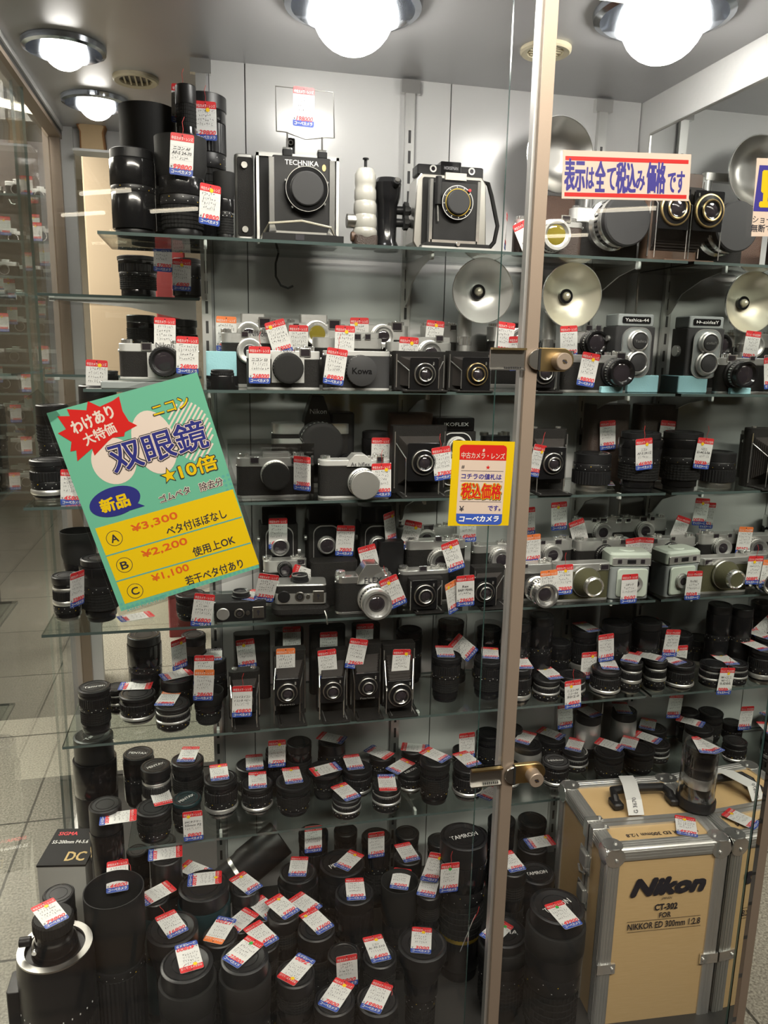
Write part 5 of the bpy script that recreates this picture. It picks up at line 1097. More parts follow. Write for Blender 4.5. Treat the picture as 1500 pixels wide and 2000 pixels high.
L(6, 'rear', 540, 1462, 44, 'smooth', 'dark slim lens', Y=1.65)
hang(541, 1472, 1.60, '7700', 'upright behind the front row, sixth shelf', 0)
L(6, 'rear', 584, 1448, 50, 'mono', 'stacked black cap lens', Y=1.63)
L(6, 'rear', 648, 1446, 56, 'flat', 'broad low lens', Y=1.645, tags=[('5800', -78, 0, -5, dict(dot=None))])
L(6, 'rear', 806, 1462, 46, 'flat', 'low lens by the middle upright', Y=1.64, tags=[('21800', -85, 5, -2, dict(dot=None))])
L(6, 'front', 850, 1482, 60, 'zoom', 'grey rubber lens', Y=1.535, tags=[('25500', -66, 0, -8)])
L(6, 'front', 915, 1494, 62, 'prime', 'lens with thick silver ring', bot=1570, tags=[('12300', -50, -3, -12)])
L(6, 'rear', 905, 1462, 44, 'smooth', 'slim rear lens', Y=1.64)
hang(912, 1456, 1.60, '11600', 'upright beside the stile, sixth shelf rear', 0, dot=None)
L(6, 'front', 992, 1492, 50, 'prime', 'lens behind the door lock', bot=1548)
hang(960, 1548, 1.46, '78500', 'below the door lock, half hidden by the stile', 30, dot=None, lean=-35)
L(6, 'front', 1086, 1484, 54, 'prime', 'lens with silver lettered cap', bot=1546, capt='Nikkor', capm='grey_plastic', spin=-5)
L(6, 'middle', 1030, 1452, 58, 'tin', 'lens in a silver tin', Y=1.585, tags=[('8500', 38, -4, -12, dict(dot=None))])
L(6, 'rear', 1078, 1440, 56, 'flat', 'clear lidded flat lens', Y=1.645, tags=[('9300', -70, -2, -8)])
L(6, 'middle', 1124, 1466, 52, 'prime2', 'lens with white cap writing', Y=1.575, tags=[('5600', 22, -1, -12, dict(dot=None))])
L(6, 'middle', 1190, 1466, 58, 'zoom', 'rubber gripped lens with label', Y=1.56, tags=[('4600', -72, 1, -12, dict(dot=None))])
L(6, 'rear', 1150, 1392, 50, 'tin', 'lens with a wide silver band', Y=1.635, tags=[('16300', -60, -1, -4, dict(dot=None))])
hang(1104, 1398, 1.57, '12800', 'faint, behind the fifth shelf edge', 0, dot=None)
# ------------------------------------------------------------------ case floor
def mirror_lens():
    p = atY(103, 1850, 1.215); k = 1 / ppm(p); x, Y, Z = p.x + .004, 1.215, ZB; h = p.z - Z; r = 71 * k
    t = thing('camera_lens', 'huge mirror telephoto lens standing in the open front corner of the case floor', 'lens', (x, Y, Z), group='lenses for sale'); take((0, None), x, Y, r)
    b = MB(); b.lathe([(0, 0), (r * .97, 0), (r, .004), (r, h * .92), (r * .97, h), (r * .80, h + .002), (r * .76, h - .004), (0, h - .004)], 'black', seg=48); b.build('barrel', t)
    b = MB(); b.lathe([(0, h * .28), (r * 1.015, h * .28), (r * 1.015, h * .60), (0, h * .60)], 'rubber', teeth=60, depth=.02); b.build('rubber_grip', t)
    b = MB(); b.ring(r * .78, r * .97, h - .001, h + .003, 'steel', T(0, 0, 0), 48); b.build('rear_rim', t)
    rr = r * .62; z = h - .004
    b = MB(); b.lathe([(0, z), (rr, z), (rr * .92, z + .02), (rr * .80, z + .026), (rr * .80, z + .045), (0, z + .045)], 'black_gloss', seg=40); b.build('rear_tube', t)
    b = MB(); b.lathe([(0, z + .044), (rr * .86, z + .044), (rr * .86, z + .062), (rr * .78, z + .066), (0, z + .066)], 'black_matte', teeth=40, depth=.03); b.build('rear_cap', t)
    b = MB(); b.cyl(.008, 0, .018, 'black', T(-rr * .9, -.01, z + .03) @ RY(-90)); b.cyl(.004, 0, .006, 'chrome', T(-rr * .7, -rr * .6, z + .02) @ FRONT); b.build('lock_knob', t)
    b = MB(); b.rbox(.022, .05, h * .40, .004, 'black', T(-r * 1.06, -.0, h * .42)); b.build('tripod_foot', t)
    for i in range(12):
        a = math.radians(-165 + i * 13); b = MB(); b.box(-.0009, .0009, -.0004, .0004, h * .68, h * .688, 'white', Matrix.Rotation(a + math.pi / 2, 4, 'Z') @ T(0, -r - .0003, 0)); b.build('scale_mark', t)
    return p, z + .066 + ZB
p, zt = mirror_lens()
lie(97, 1783, zt, -38, '79800', 'on the rear cap of the huge mirror telephoto lens')
L(0, 'front', 222, 1736, 114, 'hood', 'tall telephoto with deep open hood', Y=1.235, tags=[('44800', 2, 8, -16, dict(up=-.03, dot=None, tilt=18, string='side'))], where='beside the mirror telephoto on the case floor')
LSPEC[-1]['short'] = 'tall open hooded telephoto'; LSPEC[-1]['style'] = 'tele'; STY['tele'] = [('r', .05, .85), ('p', .05, .90), ('k', .50, .93), ('t', .05, .93), ('h', .42, 1.0)]
L(0, 'second', 114, 1744, 62, 'smooth', 'black teal sided lens', Y=1.31, capt='')
L(0, 'front', 365, 1880, 112, 'fat', 'wide heavy black zoom', Y=1.17, tags=[('49800', 166, 4, -12, dict(string='loop'))], bodym='black_matte')
L(0, 'front', 478, 1868, 102, 'fat', 'broad stepped black lens', Y=1.17, tags=[('22800', 48, -3, -10, dict(dot='green_dot'))], bodym='black_matte')
L(0, 'second', 337, 1812, 98, 'wide', 'wide angle lens with large flat cap', Y=1.29, tags=[('16800', -35, -2, -8, dict(dot=None, string='up'))])
L(0, 'second', 430, 1826, 68, 'zoom', 'short zoom with orange headed tag', Y=1.285, tags=[('17300', -148, 0, -10, ORG)])
L(0, 'third', 398, 1728, 102, 'smooth', 'fat teal black zoom', Y=1.39, bodym='teal_black', tags=[('24500', 84, 2, -12)])
L(0, 'third', 303, 1752, 56, 'smooth', 'narrow teal lens', Y=1.365, bodym='teal_black', tags=[('16600', 62, 3, -8, dict(dot=None))])
L(0, 'fourth', 325, 1672, 62, 'flat', 'round wide capped lens', Y=1.44, tags=[('8300', 82, -2, -6, dict(dot=None))])
L(0, 'fourth', 374, 1702, 56, 'zoom', 'hidden tagged lens', Y=1.49, tags=[('4300', -68, 6, -4)])
L(0, 'third', 480, 1732, 56, 'zoom', 'gripped short zoom', Y=1.41, tags=[('8700', -52, 0, -8)])
L(0, 'third', 516, 1782, 50, 'prime2', 'small lens under a white tag', Y=1.375, tags=[('13300', -50, 0, -10, dict(dot=None))])
L(0, 'third', 553, 1782, 62, 'zoom', 'zoom with white rim lettering', Y=1.33, tags=[('9700', -50, -2, -12)])
L(0, 'third', 600, 1768, 46, 'prime2', 'partly covered lens', Y=1.40, tags=[('9400', -55, -4, -4, dict(dot=None))])
L(0, 'second', 618, 1812, 76, 'zoom2', 'lens with yellow stickered tag', Y=1.31, tags=[('17600', -46, 0, -14)])
L(0, 'second', 512, 1838, 66, 'zoom', 'lens with red topped tag', Y=1.275, tags=[('4700', -46, -2, -14, dict(dot=None))])
L(0, 'second', 472, 1806, 48, 'prime2', 'lens half under two tags', Y=1.335, tags=[('16700', 50, -2, -8, dict(dot=None))])
L(0, 'front', 577, 1900, 76, 'zoom', 'slim ringed zoom', Y=1.175, tags=[('7400', -138, 2, -8)])
L(0, 'second', 606, 1872, 60, 'prime', 'lens behind the slim zoom', Y=1.255, tags=[('19600', 164, -10, -10, dict(dot=None))])
L(0, 'fourth', 582, 1702, 80, 'fat', 'dim fat zoom', Y=1.49, tags=[('16200', 8, 1, -10, dict(dot=None))])
L(0, 'fourth', 668, 1684, 92, 'smooth', 'large drum shaped lens with thin white rim', Y=1.50, tags=[('12400', 46, 14, -4)], capt='PENTAX', spin=20)
L(0, 'third', 692, 1742, 78, 'smooth', 'smooth tall tube lens', Y=1.37, tags=[('9900', -6, 2, -6, dict(dot=None))])
L(0, 'third', 781, 1720, 74, 'hood', 'open hooded lens', Y=1.38, tags=[('9200', 12, 2, -4, dict(up=-.012, dot=None))])
L(0, 'third', 838, 1742, 46, 'zoom', 'slim lens with two tags', Y=1.36, tags=[('22300', 16, -1, -12), ('48500', 20, 9, -48, dict(mode='hang', fwd=-.04))])
L(0, 'second', 906, 1632, 94, 'goldz', 'tall gold ringed zoom with lettered cap', Y=1.325, capt='TAMRON', spin=8, tags=[('11000', 4, -28, 82, dict(mode='hang', dot='green_dot', string='up'))])
hang(914, 1822, 1.26, '8200', 'edge-on and dark, beside the gold ringed zoom', 22, turn=55, dot='green_dot', string='up')
L(0, 'front', 825, 1842, 96, 'wide', 'funnel shaped lens with large flat cap', Y=1.225, tags=[('3000', 3, -2, -6)])
L(0, 'front', 742, 1866, 66, 'zoom', 'black zoom with white tag', Y=1.225, tags=[('6400', -22, -6, -14, dict(lines=('', 'ニコン', 'Ai 70-210')))])
L(0, 'second', 672, 1862, 64, 'zoom', 'zoom with an upright tag', Y=1.27, tags=[('9800', -2, 6, 34, dict(mode='hang', dot=None))])
L(0, 'front', 653, 1952, 80, 'zoom', 'nearest ribbed zoom', Y=1.135, tags=[('7800', 34, 4, -10)])
L(0, 'front', 738, 1952, 84, 'zoom2', 'nearest capped zoom', Y=1.135, tags=[('19900', 26, -2, -6, dict(dot=None, string='side'))])
L(0, 'front', 984, 1818, 98, 'fat', 'wide zoom behind the door stile', Y=1.235, capt='SIGMA', spin=-20, tags=[('29900', 46, -14, 0, dict(dot='green_dot'))], bodym='black_matte')
L(0, 'front', 1088, 1768, 122, 'fat', 'biggest black zoom beside the wooden case', Y=1.215, capt='TAMRON', spin=18, tags=[('49900', -42, 12, 18, dict(dot='green_dot'))], bodym='black_matte')
L(0, 'third', 1048, 1704, 74, 'smooth', 'low lens with lettered cap', Y=1.365, capt='TAMRON', spin=0)
L(0, 'third', 1000, 1694, 56, 'zoom', 'lens just right of the stile', Y=1.35, tags=[('5900', -38, -2, -12, dict(dot=None))])
L(0, 'fourth', 1040, 1650, 58, 'zoom', 'lens in the dark by the wooden case', Y=1.46, tags=[('12900', 80, 14, -6)])
L(0, 'third', 980, 1768, 54, 'prime2', 'short lens behind the stile', Y=1.315, tags=[('14300', 30, 4, -8, dict(dot=None))])
L(0, 'rear', 735, 1632, 58, 'tall', 'tall dark lens', Y=1.60, tags=[('12600', 0, 0, 18, dict(mode='hang', dot=None))])
L(0, 'rear', 612, 1625, 58, 'tall', 'tall shadowed lens', Y=1.60, tags=[('43800', 0, 0, 14, dict(mode='hang', dot=None))])
L(0, 'fourth', 797, 1672, 56, 'prime2', 'dim short lens', Y=1.49, tags=[('6800', -32, -2, -8, dict(dot=None))])
L(0, 'rear', 205, 1570, 64, 'smooth', 'tall grey capped lens', Y=1.50, tags=[('4400', 82, 26, 26, dict(dot=None, up=-.01))])
L(0, 'rear', 182, 1434, 82, 'fat', 'very tall fat telephoto', Y=1.60, capt='Tamron', spin=60)
L(0, 'rear', 860, 1640, 50, 'tall', 'dark slim lens', Y=1.60)
L(0, 'rear', 980, 1600, 54, 'tall', 'dark tall lens', Y=1.58)
for px_, tp_, w_, st_, lk_ in ((1058, 1200, 52, 'smooth', 'greenish dark jar shaped lens'), (1016, 1212, 46, 'smooth', 'tall dark lens beside the stile'), (800, 1228, 52, 'smooth', 'dark lens by the middle upright')):  # last lens added to darken the gap at the back panel
    L(5, 'rear', px_, tp_, w_, st_, lk_, Y=1.645)
for px_, tp_, w_, st_, lk_ in ((955, 1430, 50, 'zoom', 'dark zoom behind the stile'), (1000, 1420, 44, 'smooth', 'slim dark lens above the lock')):  # extra lenses added to darken the bright back panel
    L(6, 'rear', px_, tp_, w_, st_, lk_, Y=1.645)
for px_, tp_, w_, st_, lk_ in ((318, 1640, 52, 'smooth', 'dark lens under the sixth shelf end'), (675, 1620, 46, 'tall', 'dark upright zoom in shadow'), (795, 1625, 48, 'tall', 'dark zoom behind the tags'), (930, 1625, 46, 'smooth', 'dark lens behind the lettered cap'), (1040, 1600, 56, 'tall', 'dark zoom beside the case'), (268, 1660, 44, 'smooth', 'teal dark slim lens')):  # mostly extra lenses, added to darken the rear of the case floor
    L(0, 'rear', px_, tp_, w_, st_, lk_, Y=1.62)
# tube lying tilted at the back
t = thing('camera_lens', 'long black lens tube leaning at a slant against the rear panel', 'lens', (0, 0, 0)); p = atY(548, 1636, 1.61); q = atY(398, 1762, 1.555)
ax = (p - q).normalized(); zx = ax.orthogonal().normalized(); t.matrix_world = basis(zx, ax.cross(zx), ax, q)
for i in range(6): c_ = q.lerp(p, i / 5); take((0, None), c_.x, c_.y, .046)
b = MB(); Lh = (p - q).length; b.lathe([(0, 0), (.036, 0), (.040, .01), (.040, Lh * .5), (.043, Lh * .55), (.043, Lh), (.040, Lh + .002), (.038, Lh - .004), (0, Lh - .004)], 'black', seg=36); b.build('barrel', t)
b = MB(); b.ring(.0402, .0410, Lh * .42, Lh * .46, 'steel'); b.build('ring', t)
# carton with black lid panel
def carton():
    Z = .50; a, c, e = atZ(72, 1690, Z), atZ(166, 1688, Z), atZ(80, 1616, Z); w = (c - a).length; d_ = (e - a).length * .9
    t = thing('lens_carton', 'grey lens carton with a black printed lid in the open front corner', 'box', (a.x, a.y, ZB)); h = Z - ZB
    t.rotation_euler.z = math.atan2(c.y - a.y, c.x - a.x); mat('carton_grey', (.42, .42, .40), .6)
    for i in range(5):
        for j in range(5): take((0, None), a.x + w * i / 4, a.y + d_ * j / 4, .012)
    b = MB(); b.box(0, w, 0, d_, 0, h - .004, 'carton_grey'); b.build('body', t)
    b = MB(); b.box(-.001, w + .001, -.001, d_ + .001, h - .004, h, 'black_matte'); o = b.build('lid', t)
    q = MB(); e_ = h + .0004
    q.text('SIGMA', w * .30, d_ * .86, w * .42, .012, e_, 'red_ink', off=.03); q.text('55-200mm F4-5.6', w * .44, d_ * .62, w * .78, .011, e_, 'white', off=.02); q.text('DC', w * .72, d_ * .22, w * .42, .030, e_, 'brass', off=.03)
    q.build('lid_lettering', o, smooth=False)
carton()
# wooden transport case with aluminium edges
def trunk():
    Z = .585; FL, FR, BL = atZ(1188, 1662, Z), atZ(1425, 1642, Z), atZ(1112, 1527, Z)
    w = (FR - FL).length; d_ = (BL - FL).length; h = Z - ZB; yaw = math.atan2(FR.y - FL.y, FR.x - FL.x)
    t = thing('transport_case', 'yellow wooden transport case with ridged aluminium edges and black handle', 'case', (FL.x, FL.y, ZB)); t.rotation_euler.z = yaw
    m = mat('case_wood', (.56, .36, .14), .30, bump=.06, scale=30, coat=.3); nt = m.node_tree
    tc = nt.nodes.new('ShaderNodeTexCoord'); mp = nt.nodes.new('ShaderNodeMapping'); mp.inputs['Scale'].default_value = (4, 4, 90); ns = nt.nodes.new('ShaderNodeTexNoise'); ns.inputs['Scale'].default_value = 6
    cr = nt.nodes.new('ShaderNodeValToRGB'); cr.color_ramp.elements[0].color = (.58, .39, .18, 1); cr.color_ramp.elements[1].color = (.70, .50, .26, 1)
    nt.links.new(tc.outputs['Object'], mp.inputs[0]); nt.links.new(mp.outputs[0], ns.inputs['Vector']); nt.links.new(ns.outputs['Fac'], cr.inputs[0]); nt.links.new(cr.outputs[0], nt.nodes['Principled BSDF'].inputs['Base Color'])
    b = MB(); b.box(.003, w - .003, .003, d_ - .003, 0, h - .003, 'case_wood'); b.build('body', t)
    e = .026
    def ridge(p0, p1, n1, n2, name='edge_rail'):       # L shaped ridged rail along an edge
        p0, p1, n1, n2 = Vector(p0), Vector(p1), Vector(n1), Vector(n2); k = MB(); prof = [(0, 0)]
        k_ = [(e, 0), (e, -.004)]
        def P(a, c): return n1 * a + n2 * c
        # profile in (a along n1, c along n2), outside surface ridged
        pts = [(e, .004), (e, 0)] + [q for i in range(3) for q in ((e * (.86 - .24 * i), -.0015), (e * (.70 - .24 * i), -.0015), (e * (.68 - .24 * i), 0))] + [(.0015, -.001), (-.001, .0015)]
        pts += [q for i in range(3) for q in ((0, e * (.20 + .24 * i)), (-.0015, e * (.22 + .24 * i)), (-.0015, e * (.38 + .24 * i)))] + [(0, e), (.004, e), (.004, .004)]
        n = len(pts); vs = [tuple(p0 + P(*q)) for q in pts] + [tuple(p1 + P(*q)) for q in pts]
        k.add(vs, [(i, (i + 1) % n, n + (i + 1) % n, n + i) for i in range(n)], 'satin'); return k.build(name, t)
    X, Y_, Zv = Vector((1, 0, 0)), Vector((0, 1, 0)), Vector((0, 0, 1))
    for x0, sx in ((0, 1), (w, -1)):
        for y0, sy in ((0, 1), (d_, -1)): ridge((x0, y0, 0), (x0, y0, h), X * sx, Y_ * sy)
        ridge((x0, 0, h), (x0, d_, h), X * sx, -Zv)
    for y0, sy in ((0, 1), (d_, -1)): ridge((0, y0, h), (w, y0, h), Y_ * sy, -Zv)
    ys = d_ * .30
    b = MB(); 
    for k in (0, 1): b.box(e, w - e, ys + k * .014, ys + .011 + k * .014, h - .003, h + .0012, 'satin')
    b.box(-.0012, .003, ys, ys + .026, 0, h, 'satin'); b.box(-.0022, .001, ys + .011, ys + .014, 0, h, 'dark_rail'); b.build('lid_seam', t)
    for x0, y0, sx, sy in ((0, 0, 1, 1), (w, 0, -1, 1), (0, d_, 1, -1), (w, d_, -1, -1)):
        b = MB(); r = .020
        b.prism(disc(r, 20), 0, .0016, 'chrome', T(x0 + sx * .015, y0 + sy * .015, h + .001)); b.prism(disc(r, 20), 0, .0016, 'chrome', T(x0 + sx * .015, y0 - sy * .001, h - .016) @ RX(90 * sy)); b.prism(disc(r, 20), 0, .0016, 'chrome', T(x0 - sx * .001, y0 + sy * .015, h - .016) @ RY(-90 * sx)); o = b.build('corner_cap', t)
        b = MB(); b.cyl(.0035, 0, .0025, 'satin', T(x0 + sx * .022, y0 + sy * .016, h + .0024), 12); b.cyl(.0035, 0, .0025, 'satin', T(x0 + sx * .018, y0 - sy * .0026, h - .022) @ RX(90 * sy), 12); b.build('rivet', o)
    for y_ in (ys - .008, ys + .020):
        b = MB(); b.rbox(.036, .016, .003, .002, 'chrome', T(.014, y_ + .006, h + .001)); b.cyl(.003, .003, .006, 'satin', T(.026, y_ + .006, h + .001), 12); b.box(-.003, 0, y_ - .002, y_ + .014, h - .035, h + .003, 'chrome'); b.build('seam_clip', t)
    for z in (h * .80, h * .60):
        b = MB(); b.rbox(.045, .05, .003, .003, 'chrome', T(-.002, ys + .013, z) @ RY(-90)); b.rbox(.03, .028, .006, .003, 'satin', T(-.005, ys + .013, z + .004) @ RY(-90)); b.tube([(-.010, ys - .002, z - .02), (-.014, ys + .012, z - .024), (-.010, ys + .028, z - .02)], .0025, 'chrome'); b.build('latch', t)
    for x0 in (0, w):
        z = h * .34; sx = 1 if x0 == 0 else -1
        b = MB(); b.box(x0 - .003 if sx > 0 else x0 - .034, x0 + .034 if sx > 0 else x0 + .003, -.004, .0, z - .011, z + .011, 'chrome'); b.cyl(.0035, 0, .003, 'satin', T(x0 + sx * .028, -.004, z) @ FRONT, 12); b.build('side_clip', t)
    # handle on the top
    def loc(px, py, z): p = atZ(px, py, ZB + z); r = Matrix.Rotation(-yaw, 4, 'Z') @ (p - Vector((FL.x, FL.y, ZB))); return r
    A, B_ = loc(1200, 1572, h), loc(1306, 1560, h)
    b = MB(); c = (A + B_) / 2; hw = (B_ - A).length / 2
    b.tube([(c.x - hw, c.y - .012, h + .006), (c.x - hw * .98, c.y, h + .016), (c.x - hw * .9, c.y + .022, h + .017), (c.x, c.y + .026, h + .017), (c.x + hw * .9, c.y + .022, h + .017), (c.x + hw * .98, c.y, h + .016), (c.x + hw, c.y - .012, h + .006)], .0085, 'black', seg=10)
    for sx in (-1, 1): b.rbox(.022, .034, .014, .005, 'black', T(c.x + sx * hw, c.y - .010, h + .001), .003)
    b.build('handle', t)
    q = MB(); M = T(0, -.0004, 0) @ FRONT
    def f(px, py):
        p = FL; n = Vector((math.sin(yaw), -math.cos(yaw), 0)); r = ray(px, py); s_ = (p - EYE).dot(n) / r.dot(n); v = Matrix.Rotation(-yaw, 4, 'Z') @ (EYE + r * s_ - Vector((FL.x, FL.y, ZB))); return v.x, v.z
    k = 1 / ppm(FL) * 1.02
    for s_, px, py, ww, hh, off, sh in (('Nikon', 1306, 1729, 160, 37, .09, .28), ('JAPAN', 1302, 1754, 22, 6, 0, 0), ('CT-302', 1301, 1770, 49, 13, .04, 0), ('FOR', 1299, 1786, 25, 11, .03, 0), ('NIKKOR ED 300mm 1:2.8', 1297, 1804, 155, 13, .02, 0)):
        u, v = f(px, py); q.text(s_, u, v, ww * k, hh * k * 1.12, 0, 'ink', M, off=off, shear=sh, rot=0)
    for y_ in (1794, 1814):
        u, v = f(1297, y_); q.quad(u - 78 * k, u + 78 * k, v - .0004, v + .0004, 0, 'ink', M)
    q.build('front_lettering', t, smooth=False)
    q = MB(); v = loc(1297, 1625, h); q.text('NIKKOR ED 300mm 1:2.8', v.x - .004, v.y, .150, .010, h + .0002 - .002, 'ink', rot=180, off=.02); q.build('lid_lettering', t, smooth=False)
    cs, sn = math.cos(yaw), math.sin(yaw)
    for i in range(7):
        for j in range(7):
            u, v = .005 + (w - .01) * i / 6, .005 + (d_ - .01) * j / 6; take((0, None), FL.x + u * cs - v * sn, FL.y + u * sn + v * cs, .012)
    # paper slip threaded over the handle
    sl = thing('paper_slip', 'white paper slip with handwritten number folded over the case handle', 'paper', (FL.x, FL.y, ZB)); sl.rotation_euler.z = yaw
    P0, P1, P2, P3 = loc(1222, 1515, h + .010), loc(1230, 1530, h + .030), loc(1238, 1562, h + .028), loc(1243, 1592, h + .004)
    b = MB(); wv = Vector((.0165, -.001, 0)); pts = [P0, P1, P2, P3]; vs = []
    for p_ in pts: vs += [tuple(p_ - wv), tuple(p_ + wv)]
    vs2 = [(a, c_, z_ - .0003) for a, c_, z_ in vs]; n = 8
    fs = [(0, 2, 3, 1), (2, 4, 5, 3), (4, 6, 7, 5)]; b.add(vs + vs2, [tuple(reversed(x_)) for x_ in fs] + [tuple(i + n for i in x_) for x_ in fs] + [(0, 1, n + 1, n), (6, n + 6, n + 7, 7), (0, n, n + 2, 2), (2, n + 2, n + 4, 4), (4, n + 4, n + 6, 6), (1, 3, n + 3, n + 1), (3, 5, n + 5, n + 3), (5, 7, n + 7, n + 5)], 'white'); b.build('paper', sl)
    xa = (P2 - P3).normalized(); ya = Vector(wv).normalized() * -1; na = xa.cross(ya); o = (P2 + P3) / 2 + (na if na.z > 0 else -na) * .0012
    if na.z < 0: ya = -ya; na = xa.cross(ya)
    b = MB(); b.text('G 3670', 0, 0, .030, .0085, 0, 'ink', basis(xa, ya, na, o + xa * .004), off=0); b.build('handwriting', sl, smooth=False)
    lie(1340, 1613, ZB + h + .002, -8, '49700', 'lying on the wooden transport case lid', dot='yellow')
    # clear domed lens on the case
    p = atZ(1362, 1568, ZB + h + .0062); k = 1 / ppm(p); r = 58 * k; tp_ = atY(1389, 1462, p.y + .0); hh = tp_.z - (ZB + h)
    tt = thing('domed_lens', 'silver and black lens under a clear plastic dome standing on the wooden case', 'lens', (p.x, p.y, ZB + h + .0062)); r = .044
    hh = .135
    b = MB(); b.lathe([(0, 0), (r, 0), (r, .016), (r * .96, .020), (0, .020)], 'black', teeth=40, depth=.02); b.build('base_cap', tt)
    for z0, z1, rr, m_ in ((.020, .045, .70, 'black_gloss'), (.045, .068, .74, 'satin'), (.068, .088, .75, 'black'), (.088, .118, .78, 'black_gloss'), (.118, hh - .006, .80, 'black_matte')):
        b = MB(); b.lathe([(0, z0), (r * rr * .98, z0), (r * rr, z0 + .001), (r * rr, z1 - .001), (r * rr * .98, z1), (0, z1)], m_, seg=36); b.build({'satin': 'silver_ring', 'black_matte': 'lens_cap'}.get(m_, 'barrel'), tt)
    b = MB(); b.lathe([(r * .93, .020), (r * .88, hh - .004), (r * .84, hh), (0, hh + .0005), (0, hh - .0006), (r * .83, hh - .001), (r * .87, hh - .005), (r * .915, .020), (r * .93, .020)], 'clear_plastic', seg=40); b.build('clear_dome', tt)
    q = to_cam((p.x, p.y, ZB + h + hh)); px, py = 750 + 1500 * q.x / q.z, 1000 + 1500 * q.y / q.z
    lie(px + 3, py - 2, ZB + h + .0062 + hh + .001, -30, '59800', 'on top of the clear plastic dome', dot=None)
trunk()
place_lenses()
# ------------------------------------------------------------------ the shop around the showcase
def granite():
    m = bpy.data.materials.new('granite'); MATS['granite'] = m; m.use_nodes = True; nt = m.node_tree; b = nt.nodes['Principled BSDF']; N, Lk = nt.nodes, nt.links
    tc = N.new('ShaderNodeTexCoord'); n1 = N.new('ShaderNodeTexNoise'); n1.inputs['Scale'].default_value = 160; n1.inputs['Detail'].default_value = 6
    cr = N.new('ShaderNodeValToRGB'); cr.color_ramp.elements[0].position = .35; cr.color_ramp.elements[1].position = .65; cr.color_ramp.elements[0].color = (.20, .19, .155, 1); cr.color_ramp.elements[1].color = (.50, .48, .40, 1)
    br = N.new('ShaderNodeTexBrick'); br.offset = 0; br.inputs['Scale'].default_value = 1; br.inputs['Brick Width'].default_value = .6; br.inputs['Row Height'].default_value = .6; br.inputs['Mortar Size'].default_value = .004; br.inputs['Color1'].default_value = (1, 1, 1, 1); br.inputs['Color2'].default_value = (.95, .95, .95, 1); br.inputs['Mortar'].default_value = (.25, .25, .25, 1)
    mx = N.new('ShaderNodeMix'); mx.data_type = 'RGBA'; mx.blend_type = 'MULTIPLY'; mx.inputs['Factor'].default_value = 1
    Lk.new(tc.outputs['Object'], n1.inputs['Vector']); Lk.new(tc.outputs['Object'], br.inputs['Vector']); Lk.new(n1.outputs['Fac'], cr.inputs[0]); Lk.new(cr.outputs[0], mx.inputs['A']); Lk.new(br.outputs['Color'], mx.inputs['B']); Lk.new(mx.outputs['Result'], b.inputs['Base Color']); b.inputs['Roughness'].default_value = .4
def pavers():
    m = bpy.data.materials.new('pavers'); MATS['pavers'] = m; m.use_nodes = True; nt = m.node_tree; b = nt.nodes['Principled BSDF']
    tc = nt.nodes.new('ShaderNodeTexCoord'); br = nt.nodes.new('ShaderNodeTexBrick'); br.inputs['Scale'].default_value = 1; br.inputs['Brick Width'].default_value = .22; br.inputs['Row Height'].default_value = .11; br.inputs['Mortar Size'].default_value = .006
    br.inputs['Color1'].default_value = (.10, .06, .034, 1); br.inputs['Color2'].default_value = (.075, .07, .064, 1); br.inputs['Mortar'].default_value = (.02, .018, .016, 1)
    nt.links.new(tc.outputs['Object'], br.inputs['Vector']); nt.links.new(br.outputs['Color'], b.inputs['Base Color']); b.inputs['Roughness'].default_value = .5
granite(); pavers()
mat('hall_wall', (.36, .31, .24), .6, bump=.05, scale=20); mat('hall_ceiling', (.55, .53, .50), .6); mat('tube_light', (1, .90, .72), .4, emit=8.)
mat('red_panel', (.22, .02, .02), .4); mat('shop_beige', (.26, .20, .13), .6); mat('yellow_panel', (.75, .50, .05), .4); mat('pale_blue_panel', (.40, .60, .66), .4)
b = MB(); b.box(-6, 5, 1.0, 8, -.05, 0, 'granite'); struct(b.build('floor_shop'))
b = MB(); b.box(-6, 5, -9, 1.0, -.05, 0, 'pavers'); struct(b.build('floor_arcade'))
b = MB(); b.box(-6, 5, -9, 8, 3.0, 3.05, 'hall_ceiling'); struct(b.build('ceiling_hall'))
for n_, a in (('wall_hall_far', (-6, 5, 8, 8.1)), ('wall_hall_near', (-6, 5, -9.1, -9)), ('wall_hall_left', (-6.1, -6, -9, 8)), ('wall_hall_right', (5, 5.1, -9, 8))):
    b = MB(); b.box(*a, 0, 3.0, 'hall_wall'); struct(b.build(n_))
for i, (x, y) in enumerate(((-.9, -6.0), (-.3, -6.8), (3.6, -6.2), (4.3, -7.0), (-1.3, -7.4), (4.1, -5.2), (-2.4, 2.2), (-2.6, 4.4), (-1.0, 5.6), (-3.6, 3.4))):
    t = thing('strip_light', 'long ceiling tube light of the shop hall, %s' % ('arcade first', 'arcade second', 'arcade third', 'arcade fourth', 'arcade fifth', 'arcade sixth', 'shop first', 'shop second', 'shop third', 'shop fourth')[i], 'ceiling light', (x, y, 3.0), 35)
    b = MB(); b.box(-.32, .32, -.05, .05, -.05, 0, 'white_paint'); b.build('housing', t)
    b = MB(); b.cyl(.018, -.3, .3, 'tube_light', T(0, 0, -.07) @ RY(90), 12); b.build('tube', t)
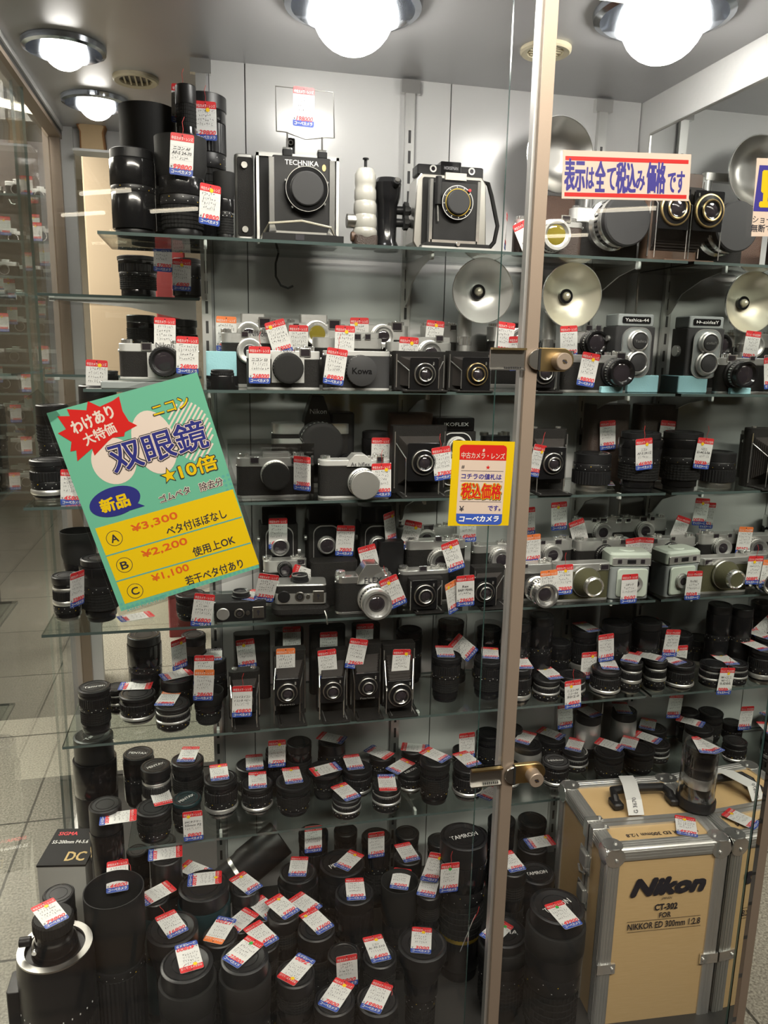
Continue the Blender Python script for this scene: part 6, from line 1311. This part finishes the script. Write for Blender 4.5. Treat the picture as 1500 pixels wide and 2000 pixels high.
# neighbouring showcase seen through the glass end
NX0, NX1, NY, ND = -1.25, -.53, 3.15, .42
def npx(py): return atY(58, py, NY).z
NZ = [npx(y) for y in (596, 650, 712, 768, 828, 890, 960)] + [npx(y) for y in (540, 470, 380)]
t = thing('neighbour_showcase', 'neighbouring glass showcase full of small cameras, beyond the glass end', 'showcase', (0, NY, 0))
b = MB(); b.box(NX0, NX1, ND, ND + .02, npx(1030), 2.3, 'dark_brown'); b.build('back_panel', t)
b = MB(); b.box(NX0, NX1, 0, ND, 0, npx(1030), 'case_base'); b.build('plinth', t)
for z in NZ: b = MB(); b.box(NX0, NX1, 0, ND, z - .008, z, 'shelf_glass'); e = b.mi('glass_edge'); b.m = [0, 0, e, e, e, e]; b.build('shelf', t, smooth=False)
b = MB(); b.box(NX1 - .02, NX1, -.004, .02, 0, 2.3, 'aluminium'); b.build('post', t)
b = MB(); b.box(NX0, NX1, -.008, -.003, npx(1030), 2.3, 'pane'); b.build('front_glass', t, smooth=False)
proto = None; tproto = None; rnd = random.Random(5); cnt = 0
def far_camera():
    t = thing('small_camera', 'small black and silver camera in the neighbouring showcase', 'camera', (0, 0, 0), 0, 'cameras in the neighbouring showcase')
    b = MB(); b.rbox(.12, .035, .058, .012, 'leather'); b.build('body', t)
    b = MB(); b.rbox(.12, .036, .020, .012, 'satin', T(0, 0, .058)); b.rbox(.04, .03, .012, .004, 'satin', T(0, 0, .078)); b.build('top_plate', t)
    b = MB(); b.lathe([(0, 0), (.026, 0), (.026, .03), (.021, .032), (.018, .026), (0, .026)], 'black_gloss', T(0, -.017, .036) @ FRONT, 20); b.ring(.022, .0265, .028, .033, 'chrome', T(0, -.017, .036) @ FRONT, 20); b.build('lens', t); return t
proto = far_camera()
tb = tag_mesh('9800', 'red', 'yellow', ())
tags_far = None
for zi, z in enumerate(NZ):
    x = NX0 + .28
    while x < NX1 - .06:
        c = proto if cnt == 0 else proto.copy()
        if cnt:
            COL.objects.link(c)
            for ch in proto.children: d2 = ch.copy(); d2.parent = c; COL.objects.link(d2)
        k = .72; c.scale = (k, k, k); row = cnt % 3; c.location = (x, NY + .10 + .11 * row, z + .0003); c.rotation_euler.z = math.radians(rnd.uniform(-8, 8))
        if rnd.random() < .7:
            o = link('price_tag', tags_far) if tags_far else tb.build('price_tag', smooth=False); tags_far = o.data
            o.matrix_world = T(x + rnd.uniform(-.05, .05), c.location.y - .065, z + .036 + .03 * row) @ RZ(rnd.uniform(-15, 15)) @ FRONT @ RX(-4)
            mark(o, 'tiny price tag among the cameras of the neighbouring showcase', 'price tag', 'tags in the neighbouring showcase')
        cnt += 1; x += rnd.uniform(.058, .068)
# coloured panels and counters of the shop beyond the rear pane
for i, (x, y, w, z0, z1, m, lab) in enumerate(((-.42, 5.0, .5, .0, 2.6, 'shop_beige', 'plain beige shop partition beyond the rear pane'), (-.16, 4.0, .14, 0, 2.2, 'red_panel', 'tall red shop panel seen through the rear pane'))):
    b = MB(); b.rbox(w, .04, z1 - z0, .01, m); o = b.build('shop_panel'); o.location = (x, y, z0); mark(o, lab, 'panel')
